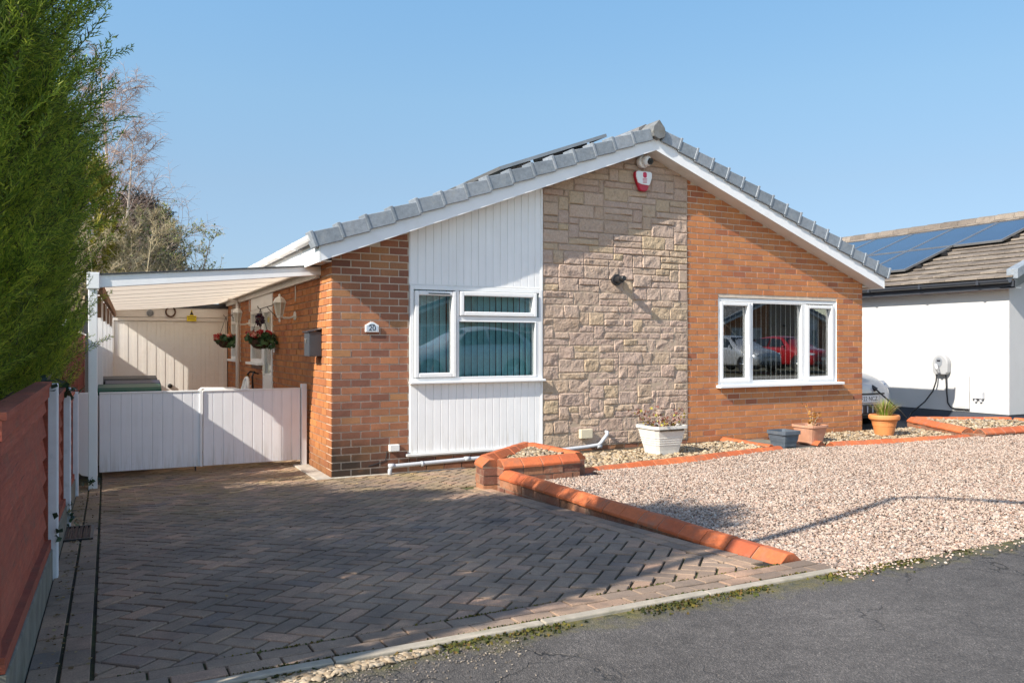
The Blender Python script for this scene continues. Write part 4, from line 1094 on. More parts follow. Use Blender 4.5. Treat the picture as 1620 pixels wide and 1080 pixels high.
# ------------------------------------------------------------------ garden walls with clay copings
def coping_run(mb, p, q, z0, z1, w, h, rng, tl=.215, jl=.010, both=True, flat=False):
    """tiles from p to q; the ridge of each tile runs along the wall, its flanks slope"""
    a = Vector((p[0], p[1], 0)); b = Vector((q[0], q[1], 0)); L = (b - a).length; u = (b - a) / L; nrm = Vector((-u.y, u.x, 0))
    n = max(1, round(L / tl)); st = L / n
    for i in range(n):
        s0 = i * st + jl / 2; s1 = (i + 1) * st - jl / 2; zz0 = z0 + (z1 - z0) * (s0 / L) + rng.uniform(-.003, .003); zz1 = z0 + (z1 - z0) * (s1 / L) + rng.uniform(-.003, .003)
        j = rng.uniform(-.004, .004)
        prof = [(-w / 2, -h), (-w / 2, -h * .70), (-w * .14, 0), (w * .14, 0), (w / 2, -h * .70), (w / 2, -h)]
        vs = []
        for s, zz in ((s0, zz0), (s1, zz1)):
            for (o, dz) in prof:
                P = a + u * s + nrm * (o + j); vs.append((P.x, P.y, zz + dz))
        k = len(prof)
        fs = [tuple(range(k - 1, -1, -1)), tuple(range(k, 2 * k))] + [(i_, (i_ + 1) % k, k + (i_ + 1) % k, k + i_) for i_ in range(k)]
        mb.add(vs, fs)
def brick_run(mb, p, q, zb0, zb1, zt0, zt1, w, rng, ch=.084, bl=.225):
    a = Vector((p[0], p[1], 0)); b = Vector((q[0], q[1], 0)); L = (b - a).length; u = (b - a) / L; nrm = Vector((-u.y, u.x, 0))
    for c in range(8):
        s = -(c % 2) * bl / 2
        while s < L:
            s0, s1 = max(0, s) + .005, min(L, s + bl) - .005
            if s1 - s0 > .02:
                f0, f1 = s0 / L, s1 / L
                lo0 = zt0 + (zt1 - zt0) * f0 - (c + 1) * ch + .01; hi0 = lo0 + ch - .011; lo1 = zt0 + (zt1 - zt0) * f1 - (c + 1) * ch + .01; hi1 = lo1 + ch - .011
                if hi0 > zb0 + (zb1 - zb0) * f0 - .06:
                    e = w / 2 + rng.uniform(-.004, .004)
                    vs = []
                    for ss, lo, hi in ((s0, lo0, hi0), (s1, lo1, hi1)):
                        for sd in (-1, 1):
                            P = a + u * ss + nrm * sd * e; vs += [(P.x, P.y, lo), (P.x, P.y, hi)]
                    mb.add(vs, [(0, 1, 3, 2), (4, 6, 7, 5), (0, 4, 5, 1), (2, 3, 7, 6), (1, 5, 7, 3), (0, 2, 6, 4)])
            s += bl
def core_run(mb, p, q, zb, zt0, zt1, w):
    a = Vector((p[0], p[1], 0)); b = Vector((q[0], q[1], 0)); u = (b - a).normalized(); nrm = Vector((-u.y, u.x, 0)) * (w / 2)
    vs = []
    for P, zt in ((a, zt0), (b, zt1)):
        for sd in (-1, 1): Q = P + nrm * sd; vs += [(Q.x, Q.y, zb), (Q.x, Q.y, zt)]
    mb.add(vs, [(0, 1, 3, 2), (4, 6, 7, 5), (0, 4, 5, 1), (2, 3, 7, 6), (1, 5, 7, 3), (0, 2, 6, 4)])
def wall_thing(name, label, cat, runs, bricks_=True, w=.17, cw=.20, ch=.085):
    """runs: (p, q, zbase_p, zbase_q, ztop_p, ztop_q)"""
    p0 = runs[0][0]; t = thing(name, label, cat, (p0[0], p0[1], runs[0][2])); rng = random.Random(len(label))
    c = MB(); b = MB(); k = MB()
    for (p, q, a0, a1, z0, z1) in runs:
        coping_run(c, p, q, z0, z1, cw, ch, rng)
        coping_run(k, p, q, z0 - .007, z1 - .007, cw - .014, ch - .004, rng, tl=99)
        if bricks_: brick_run(b, p, q, a0, a1, z0 - ch, z1 - ch, w, rng)
        d_ = (Vector(q) - Vector(p)).normalized() * .02; core_run(k, tuple(Vector(p) + d_), tuple(Vector(q) - d_), min(a0, a1) - .15, z0 - ch - .004, z1 - ch - .004, w - .012)
    if bricks_: b.build('brickwork', 'brick_garden', t)
    k.build('mortar_core', 'mortar_dark', t)
    c.build('coping', 'clay', t, bevel=.005)
    return t
wall_thing('garden_wall', 'low brick wall with orange clay coping dividing driveway and pink gravel', 'garden wall',
           [((1.185, -1.98), (1.205, -5.52), .09, .26, .283, .303)], w=.15, cw=.185, ch=.08)
m = MB()
wall_thing('brick_planter', 'three-sided raised brick planter with orange coping at the head of the driveway', 'planter',
           [((1.14, -1.55), (2.04, -.78), .07, .04, .375, .375), ((1.09, -1.86), (1.12, -1.60), .085, .075, .375, .375), ((1.14, -1.90), (2.02, -1.88), .09, .13, .375, .375), ((2.06, -.84), (2.10, -1.80), .04, .13, .375, .375)])
wall_thing('bed_edging', 'long row of orange clay edging tiles along the pebble bed below the stone panel', 'edging',
           [((2.22, -1.64), (5.56, -1.16), .1, .1, .175, .165)], False, .15, .20, .08)
wall_thing('bed_edging', 'short return of orange edging tiles beside the slate pot', 'edging',
           [((5.60, -.06), (5.56, -1.02), .1, .1, .165, .165)], False, .1, .14, .06)
wall_thing('bed_edging', 'row of orange clay edging tiles along the bed of the big terracotta pot', 'edging',
           [((6.48, -1.17), (9.02, -1.42), .1, .1, .165, .165)], False, .15, .20, .08)
wall_thing('bed_edging', 'short return of orange edging tiles behind the faded terracotta planter', 'edging',
           [((6.50, -.10), (6.46, -1.04), .1, .1, .165, .165)], False, .1, .14, .06)
wall_thing('bed_edging', 'thin orange edging against the side drive behind the big terracotta pot', 'edging',
           [((8.58, -.16), (9.75, -.20), .06, .06, .125, .13)], False, .05, .07, .05)
wall_thing('brick_planter', 'raised brick planter with orange coping in front of the white bungalow', 'planter',
           [((9.97, .17), (9.10, -1.38), .1, .1, .255, .255), ((9.10, -1.55), (11.35, -1.62), .12, .12, .255, .255), ((10.05, .17), (11.4, -.62), .1, .1, .255, .255), ((11.36, -.72), (11.36, -1.50), .1, .1, .255, .255)])
m = MB(); m.box(5.66, -1.22, .02, 6.38, -.02, .095); m.box(5.62, -1.30, .02, 6.42, -1.17, .115); tag(m.build('paving_slab', 'concrete_dark', bevel=.01), kind='structure')

# gravel bed and pebbles -------------------------------------------------
def zgr(x, y): return .085 - .029 * y + .012 * math.sin(x * 1.7 + y) - .0 
m = MB(); nx_, ny_ = 60, 22
for j in range(ny_ + 1):
    for i in range(nx_ + 1):
        x = 1.2 + 17 * i / nx_; y = -5.79 + 4.3 * j / ny_; m.add([(x, y, zgr(x, y) - .012)], [])
m.f = [(j * (nx_ + 1) + i, j * (nx_ + 1) + i + 1, (j + 1) * (nx_ + 1) + i + 1, (j + 1) * (nx_ + 1) + i) for j in range(ny_) for i in range(nx_)]
tag(m.build('gravel_bed', 'gravel_bed'), kind='structure')
def stone_tmpl(seed):
    rr = np.random.default_rng(seed)
    v = np.array([[-1, -.6, -.5], [1, -.7, -.5], [.9, .7, -.5], [-.8, .8, -.5], [-.7, -.5, .5], [.7, -.55, .55], [.6, .5, .5], [-.6, .55, .45], [0, -1.05, 0], [1.25, 0, 0], [0, 1.1, 0], [-1.2, 0, 0]]) * .5
    f = [[0, 1, 8], [1, 5, 8], [5, 4, 8], [4, 0, 8], [1, 2, 9], [2, 6, 9], [6, 5, 9], [5, 1, 9], [2, 3, 10], [3, 7, 10], [7, 6, 10], [6, 2, 10], [3, 0, 11], [0, 4, 11], [4, 7, 11], [7, 3, 11], [4, 5, 6], [4, 6, 7]]
    return v + rr.normal(size=v.shape) * .07, np.array(f)
def scatter(pts, size, rng, flat=.7, kinds=5):
    Vs, Fs = [], []; k = 0; n = len(pts); which = rng.integers(0, kinds, n)
    for q in range(kinds):
        P = pts[which == q]; c = len(P)
        if not c: continue
        tv, tf = stone_tmpl(q); m = rotmats(c, rng)
        s = rng.uniform(.6, 1.35, c) * size; m[:, :3, :3] *= s[:, None, None]; m[:, 2, :3] *= flat
        m[:, :3, 3] = P; V, F = instance(tv, tf, m); Vs.append(V); Fs.append(F + k); k += len(V)
    return np.concatenate(Vs), np.concatenate(Fs)
rng = np.random.default_rng(5)
def inpoly(x, y):
    wall = x > 1.30 - .0
    rear = np.where(x < 2.3, -2.02, np.where(x < 5.6, -1.74 + (x - 2.35) * .143, np.where(x < 6.45, -1.32, np.where(x < 9.1, -1.30 - (x - 6.48) * .098, -1.68))))
    return wall & (y < rear) & (y > -5.80 + .03 * np.sin(x * 9) + .04 * np.sin(x * 3.1))
N1 = 210000
gx = 1.28 + 11.5 * rng.random(N1) ** 1.35; gy = -5.88 + 4.7 * rng.random(N1); ok = inpoly(gx, gy); gx, gy = gx[ok], gy[ok]
gz = .085 - .029 * gy + .012 * np.sin(gx * 1.7 + gy) + rng.uniform(-.006, .006, len(gx)) + .004
V, F = scatter(np.stack([gx, gy, gz], 1), .0195, rng, .75); tag(npmesh('gravel', V, F, 'gravel'), kind='stuff')
# spill of gravel past the edging onto the road
n = 420; sx = 1.2 + 6 * rng.random(n) ** 1.5; sy = -5.80 - np.abs(rng.normal(0, .06, n)); V, F = scatter(np.stack([sx, sy, np.full(n, .267)], 1), .014, rng, .7)
n2 = 900; sx = -2.2 + 1.5 * rng.random(n2); sy = -5.86 - np.abs(rng.normal(0, .12, n2)); V2, F2 = scatter(np.stack([sx, sy, np.full(n2, .264)], 1), .007, rng, .6)
tag(npmesh('loose_gravel', V, F, 'gravel'), kind='stuff'); tag(npmesh('road_grit', V2, F2, 'grit'), kind='stuff')
n = 900; sx = -2.3 + 1.25 * rng.random(n) ** 1.3; sy = -5.83 - .17 * rng.random(n) * (1 - (sx + 2.3) / 1.4); V, F = scatter(np.stack([sx, sy, np.full(n, .266)], 1), .034, rng, .4); tag(npmesh('rubble', V, F, 'rubble'), kind='stuff')
def tri_pts(a, b, c, n, z):
    u_, v_ = rng.random(n), rng.random(n); f = u_ + v_ > 1; u_[f] = 1 - u_[f]; v_[f] = 1 - v_[f]
    a, b, c = map(np.array, (a, b, c)); p = a + (b - a) * u_[:, None] + (c - a) * v_[:, None]
    return np.concatenate([p, (z + rng.uniform(-.006, .010, n))[:, None]], 1)
P = [tri_pts((1.2, -1.82), (2.02, -1.80), (2.02, -.90), 900, .325)]
for a, b, c, d, n, z in (((2.45, -1.50), (5.5, -1.08), (5.5, -.25), (2.4, -.50), 4200, .125), ((6.55, -1.08), (8.98, -1.32), (9.5, -.22), (6.55, -.05), 2800, .12)):
    P += [tri_pts(a, b, c, n // 2, z), tri_pts(a, c, d, n // 2, z)]
P += [tri_pts((9.3, -1.45), (11.2, -1.5), (10.0, .0), 700, .215), tri_pts((11.25, -1.5), (11.25, -.7), (10.0, .0), 500, .215)]
V, F = scatter(np.concatenate(P), .046, rng, .8); tag(npmesh('pebbles', V, F, 'pebble'), kind='stuff')
m = MB(); m.add([(1.12, -1.86, .305), (2.08, -1.86, .305), (2.04, -.80, .305)], [(0, 1, 2)]); m.add([(2.4, -1.55, .105), (5.56, -1.1, .105), (5.56, -.0, .105), (2.2, -.0, .105)], [(0, 1, 2, 3)])
m.add([(6.5, -1.12, .1), (9.05, -1.4, .1), (9.8, -.2, .1), (6.5, -.0, .1)], [(0, 1, 2, 3)]); m.add([(9.15, -1.5, .2), (11.3, -1.55, .2), (11.3, -.65, .2), (10.0, .1, .2)], [(0, 1, 2, 3)])
tag(m.build('bed_soil', 'soil'), kind='structure')
m = MB(); m.add([(8.53, -.14, .03), (9.9, -.14, .03), (11.49, -.6, .03), (11.49, 14, -.01), (8.53, 14, -.01)], [(0, 1, 2, 3, 4)]); tag(m.build('side_drive', 'tarmac'), kind='structure')
# moss and weeds along the kerb, in the paving joints
n = 2600; mx = -1.7 + 4.0 * rng.random(n); my = -5.80 - np.abs(rng.normal(0, .045, n)); keep = (np.sin(mx * 5.3) + np.sin(mx * 11 + 1) + rng.normal(0, .6, n)) > .1
tv = np.array([[0, -.5, 0], [.5, 0, .35], [0, .5, 0], [-.5, 0, .35]]); tf = np.array([[0, 1, 2, 3]])
mm = rotmats(keep.sum(), rng); mm[:, :3, :3] *= (rng.uniform(.008, .022, keep.sum()))[:, None, None]; mm[:, :3, 3] = np.stack([mx[keep], my[keep], np.full(keep.sum(), .266)], 1)
V, F = instance(tv, tf, mm)
n = 1500; mx = -2.2 + 3.3 * rng.random(n); my = np.where(rng.random(n) < .5, -5.733, -5.527) + rng.normal(0, .006, n); keep = np.sin(mx * 7.1) + rng.normal(0, .7, n) > .2
mm = rotmats(keep.sum(), rng); mm[:, :3, :3] *= (rng.uniform(.006, .016, keep.sum()))[:, None, None]; mm[:, :3, 3] = np.stack([mx[keep], my[keep], -.047 * my[keep] + .001], 1)
V2, F2 = instance(tv, tf, mm)
tag(npmesh('moss', np.concatenate([V, V2]), np.concatenate([F, F2 + len(V)]), 'moss'), kind='stuff')
n = 420; lx = np.where(rng.random(n) < .75, -2.46 + np.abs(rng.normal(0, .08, n)), -2.3 + 3 * rng.random(n)); ly = -5.4 + 6.2 * rng.random(n)
mm = rotmats(n, rng); mm[:, :3, :3] *= (rng.uniform(.008, .026, n))[:, None, None]; mm[:, 2, :3] *= .4; mm[:, :3, 3] = np.stack([lx, ly, -.047 * np.minimum(ly, 0) + .008], 1)
V, F = instance(tv, tf, mm); tag(npmesh('leaf_litter', V, F, 'dead_leaf'), kind='stuff')

# ------------------------------------------------------------------ pots and their plants
def square_pot(name, label, c, mat, w0, w1, h, d0=None, d1=None, ribs=0, sq=10, rim=.035):
    t = thing(name, label, 'plant pot', c); m = MB(); ky = (d1 or w1) / w1
    prof = [(w0 / 2, .015), (w0 / 2 * 1.02, .03)]
    for i in range(1, 9): f = i / 9; prof.append((w0 / 2 + (w1 - w0) / 2 * f, .03 + (h - .06) * f))
    prof += [(w1 / 2, h - rim), (w1 / 2 * 1.07, h - rim), (w1 / 2 * 1.07, h), (w1 / 2 * .97, h), (w1 / 2 * .94, h - .04)]
    m.lathe(c, prof, 32, sq=sq); m.v = [(x, c[1] + (y - c[1]) * ky, z) for x, y, z in m.v]
    m.build('pot_body', mat, t)
    if ribs:
        m = MB()
        for k in range(ribs):
            f = .35 + .09 * k; r = w0 / 2 + (w1 - w0) / 2 * f; m.lathe((c[0], c[1], c[2] + .03 + (h - .06) * f), [(r + .001, -.006), (r + .005, 0), (r + .002, .006)], 32, sq=sq)
        m.v = [(x, c[1] + (y - c[1]) * ky, z) for x, y, z in m.v]; m.build('pot_ribs', mat, t)
    for sx in (-1, 1):
        for sy in (-1, 1): MB().cbox((c[0] + sx * w0 * .36, c[1] + sy * w0 * .36 * ky, c[2] + .008), (.05, .05, .022)).build('pot_foot', mat, t)
    MB().lathe((c[0], c[1], c[2] + h - .06), [(w1 / 2 * .9, 0), (w1 / 2 * .9, .02)], 24, sq=sq).build('compost', 'soil', t)
    return t
square_pot('flower_pot', 'large white square plastic planter on pebbles in front of the stone panel', (3.90, -.85, .125), 'white_pot', .34, .49, .365, d1=.42, ribs=4)
square_pot('flower_pot', 'small slate blue square pot standing on the grey paving slab', (5.94, -.86, .097), 'blue_pot', .25, .32, .225, ribs=4, sq=9, rim=.045)
square_pot('flower_pot', 'faded terracotta rounded square planter beside the slate blue pot', (6.50, -.80, .10), 'pink_pot', .27, .37, .27, sq=5, rim=.03)
t = thing('flower_pot', 'round bright terracotta pot with thick rim holding green grass', 'plant pot', (8.1, -.74, .12))
TP = (8.1, -.74, .12)
m = MB(); m.lathe(TP, [(.125, 0), (.13, .02), (.158, .15), (.163, .155), (.163, .163), (.172, .21), (.178, .215), (.178, .224), (.186, .24), (.205, .245), (.218, .265), (.218, .30), (.205, .32), (.18, .315), (.17, .285)], 36); m.build('pot_body', 'terracotta', t, smooth=False, bevel=.003)
MB().lathe((TP[0], TP[1], .38), [(.17, 0), (.17, .02)], 24).build('compost', 'soil', t)

def blades(c, n, L, rng, spread, wdt=.006, droop=.6):
    Vs, Fs = [], []; k = 0
    for i in range(n):
        a = rng.uniform(0, 6.28); r0 = rng.uniform(0, spread * .6); l = L * rng.uniform(.55, 1.1); tl = rng.uniform(.05, 1.0) * droop
        d = np.array([math.cos(a), math.sin(a), 0]); s = np.array([-math.sin(a), math.cos(a), 0]) * wdt * .5; p = np.array(c) + d * r0
        pts = []
        for q in range(5):
            f = q / 4; pts.append(p + d * l * tl * f ** 1.5 + np.array([0, 0, 1]) * l * (f - .35 * tl * f ** 2.2))
        for q in range(5):
            wq = 1 - (q / 4) ** 2 * .95; Vs += [pts[q] - s * wq, pts[q] + s * wq]
        for q in range(4): b = k + q * 2; Fs.append([b, b + 1, b + 3, b + 2])
        k += 10
    return np.array(Vs), np.array(Fs)
rng2 = np.random.default_rng(3)
V, F = blades((8.1, -.74, .40), 380, .30, rng2, .17, .008, .95); o = npmesh('grass_plant', V, F, 'grass', loc=(8.1, -.74, .40)); tag(o, 'spiky tuft of green and straw coloured grass in the round terracotta pot', 'plant')
def twiggy(name, label, c, n, h, spread, leafmat_, nleaf, lsize, stem='twig', seed=1):
    rg = np.random.default_rng(seed); t = thing(name, label, 'plant', c); m = MB(); tips = []
    for i in range(n):
        a = rg.uniform(0, 6.28); d = Vector((math.cos(a), math.sin(a), 0)); p = Vector(c) + d * rg.uniform(0, spread * .4); l = h * rg.uniform(.5, 1.1); path = [p]
        for q in range(1, 5): path.append(p + d * spread * .6 * (q / 4) ** 1.3 * rg.uniform(.7, 1.2) + Vector((rg.normal(0, .008), rg.normal(0, .008), l * q / 4)))
        m.tube(path, [.005, .004, .0035, .003, .0015], 4); tips += path[1:]
    m.build('stems', stem, t)
    P = np.array([tuple(tips[rg.integers(len(tips))]) for _ in range(nleaf)]) + rg.normal(0, .022, (nleaf, 3))
    mm = rotmats(nleaf, rg); mm[:, :3, :3] *= (rg.uniform(.6, 1.3, nleaf) * lsize)[:, None, None]; mm[:, :3, 3] = P
    V, F = instance(tv, tf, mm); npmesh('leaves', V, F, leafmat_, t); return t
twiggy('small_shrub', 'sparse reddish shrub with a few yellow leaves in the white square planter', (3.90, -.85, .45), 26, .22, .36, 'shrub_red', 240, .035, seed=4)
twiggy('small_shrub', 'single orange dried twig plant in the faded terracotta planter', (6.54, -.82, .33), 5, .30, .12, 'shrub_orange', 60, .035, 'twig_pale', seed=6)
twiggy('small_shrub', 'low dried twigs at the left of the white planter shadow', (5.2, -.6, .12), 8, .10, .3, 'shrub_red', 30, .03, seed=9) if False else None

# ------------------------------------------------------------------ white bungalow next door
NX = 11.5; NY = -.54; NW = 8.6; nbr = thing('white_bungalow', 'white rendered bungalow with dark plinth, black gutter and brown tiled roof', 'house', (NX, NY, 0))
def nz(x): return 2.53 + K * min(x - NX, NX + NW - x)
m = MB(); m.prism([(NX, 0, .28), (NX + NW, 0, .28), (NX + NW, 0, nz(NX + NW)), (NX + NW / 2, 0, nz(NX + NW / 2)), (NX, 0, nz(NX))], (0, NY, 0), (0, NY + 13, 0)); m.build('wall', 'render', nbr)
m = MB(); m.box(NX + .012, NY + .012, -.2, NX + NW - .012, NY + 12.98, .28); m.build('plinth', 'plinth', nbr)
random.seed(21)
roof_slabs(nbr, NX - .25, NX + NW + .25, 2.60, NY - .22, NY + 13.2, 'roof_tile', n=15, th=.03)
m = MB(); m.box(NX - .25, NY - .24, 2.42, NX - .225, NY + 13.2, 2.55); m.build('fascia', 'anthracite', nbr)
m = MB(); m.box(NX - .225, NY - .2, 2.43, NX, NY + 13.2, 2.445); m.build('soffit', 'upvc', nbr)
m = MB(); gx_, gz_ = NX - .315, 2.575; prof = [(gx_ + .065 * math.cos(a), gz_ + .07 * math.sin(a)) for a in np.linspace(math.pi, 2 * math.pi, 8)]; inn = [(gx_ + .056 * math.cos(a), gz_ + .06 * math.sin(a)) for a in np.linspace(2 * math.pi, math.pi, 8)]
m.prism([(p[0], 0, p[1]) for p in prof + inn], (0, NY - .2, 0), (0, NY + 13.2, 0))
for y in np.arange(.3, 12, 1.1): m.box(gx_ - .07, NY + y, gz_ - .075, gx_ + .07, NY + y + .04, gz_ + .006)
m.build('gutter', 'anthracite', nbr)
for sd in (-1, 1):
    xa = NX - .25 if sd < 0 else NX + NW + .25; xm = NX + NW / 2; m = MB(); za = 2.43; zb = za + K * (NW / 2 + .25)
    m.prism([(xa, 0, za), (xm, 0, zb), (xm, 0, zb + .16), (xa, 0, za + .16)], (0, NY - .25, 0), (0, NY - .225, 0)); m.build('bargeboard', 'anthracite', nbr)
    m = MB(); m.prism([(xa, 0, za), (xm, 0, zb), (xm, 0, zb + .02), (xa, 0, za + .02)], (0, NY - .224, 0), (0, NY, 0)); m.build('verge_soffit', 'anthracite', nbr)
    m = MB(); nt = 16; L = abs(xm - xa) / nt
    for i in range(nt):
        x0_, x1_ = xa - sd * i * L, xa - sd * (i + 1) * L + sd * .01; z0_ = za + .15 + K * i * L; z1_ = za + .15 + K * ((i + 1) * L - .01)
        m.prism([(x0_, 0, z0_), (x1_, 0, z1_ + .02), (x1_, 0, z1_ + .17), (x0_, 0, z0_ + .165)], (0, NY - .29, 0), (0, NY - .1, 0))
    m.build('verge_tiles', 'grey_tile', nbr, bevel=.006)
m = MB(); rz_ = 2.60 + K * (NW / 2 + .25)
for i in range(31):
    y = NY - .2 + i * .435; m.prism([(NX + NW / 2 - .15, 0, rz_ - .04), (NX + NW / 2 + .15, 0, rz_ - .04), (NX + NW / 2 + .11, 0, rz_ + .06), (NX + NW / 2, 0, rz_ + .10), (NX + NW / 2 - .11, 0, rz_ + .06)], (0, y, random.uniform(-.004, .004)), (0, y + .425, .01))
m.build('ridge_tiles', 'roof_tile', nbr)
m = MB(); m.box(NX - .035, .15, .33, NX, .43, .92); mbx = m.build('meter_cupboard', 'render', nbr, bevel=.006)
MB().box(NX - .042, .175, .36, NX - .03, .405, .895).build('cupboard_door', 'render', mbx, bevel=.004)
m = MB(); m.box(NX - .07, -.115, .53, NX, .085, .645); m.tube([(NX - .03, -.06, .54), (NX - .03, -.06, .47)], .022, 8); m.tube([(NX - .03, .03, .54), (NX - .03, .03, .47)], .022, 8); m.build('weatherproof_socket', 'grey_pipe', nbr, bevel=.005)
narr = thing('solar_array', 'wide array of blue solar panels in two rows on the roof of the white bungalow', 'solar panels', (13, 1, 3.4))
def nroof(x): return 2.60 + K * (x - NX + .25)
for j in range(6):
    panel_on(narr, 13.33, .70 + j * 1.02, nroof(13.33) + .10, u, v, 1.66, 1.0)
    if j > 0: panel_on(narr, 11.86, .70 + j * 1.02 - .0, nroof(11.86) + .10, u, v, 1.52, 1.0)
m = MB()
for x_, y_ in ((12.2, 1.62), (13.0, 1.62), (13.7, .6), (14.5, .6)):
    p = Vector((x_, y_, nroof(x_) + .075)); m.add([tuple(p + u * a + Vector((0, b, 0)) + v * c) for a, b, c in [(-.02, 0, -.04), (.02, 0, -.04), (.02, 5.2, -.04), (-.02, 5.2, -.04), (-.02, 0, .022), (.02, 0, .022), (.02, 5.2, .022), (-.02, 5.2, .022)]], [(3, 2, 1, 0), (4, 5, 6, 7), (0, 1, 5, 4), (1, 2, 6, 5), (2, 3, 7, 6), (3, 0, 4, 7)])
m.build('mounting_rail', 'dark', narr)
# EV charger
t = thing('car_charger', 'white wall mounted electric car charger with grey display panel', 'charger', (NX, .66, .93))
def shield(y0, y1, z0, z1):
    cy = (y0 + y1) / 2; r = (y1 - y0) / 2; pts = [(cy + r * math.cos(a), z1 - r * 1.1 + r * 1.1 * math.sin(a)) for a in np.linspace(0, math.pi, 14)]
    return pts + [(y0 + .01, z0 + .05), (y0 + .05, z0), (y1 - .05, z0), (y1 - .01, z0 + .05)]
MB().prism([(NX, a, b) for a, b in shield(.50, .80, .93, 1.30)], (-.12, 0, 0), (0, 0, 0)).build('charger_body', 'charger_white', t, bevel=.02)
MB().prism([(NX, a, b) for a, b in shield(.60, .735, 1.06, 1.245)], (-.126, 0, 0), (-.115, 0, 0)).build('display_panel', 'mid_grey', t, bevel=.003)
MB().box(NX - .13, .635, 1.17, NX - .125, .70, 1.20).build('display', 'ink', t)
m = MB(); m.tube([(NX - .12, .70, 1.09), (NX - .19, .68, 1.10), (NX - .20, .65, 1.04), (NX - .16, .64, .97)], [.03, .035, .03, .022], 10); m.build('cable_holster', 'charger_white', t)
t = tag(MB().tube([(NX - .07, .74, .94), (NX - .08, .75, .8), (NX - .1, .80, .62), (NX - .16, .92, .42), (NX - .3, 1.1, .2), (NX - .55, 1.0, .06), (10.6, .55, .06), (10.1, .25, .09), (9.86, .32, .35), (9.70, .50, .58), (9.62, .60, .70)], .013, 8).build('charging_cable', 'black_rubber', loc=(NX - .07, .74, .9)), 'black charging cable looping from the wall charger down to the car nose', 'cable')
t = tag(MB().tube([(NX - .05, .58, .94), (NX - .035, .57, .6), (NX - .035, .55, .42), (NX - .035, .50, .345), (NX - .035, .42, .325), (NX - .035, .15, .325)], .013, 8).build('supply_cable', 'dark', loc=(NX - .03, .57, .9)), 'dark supply cable clipped below the charger beside the meter cupboard', 'cable')

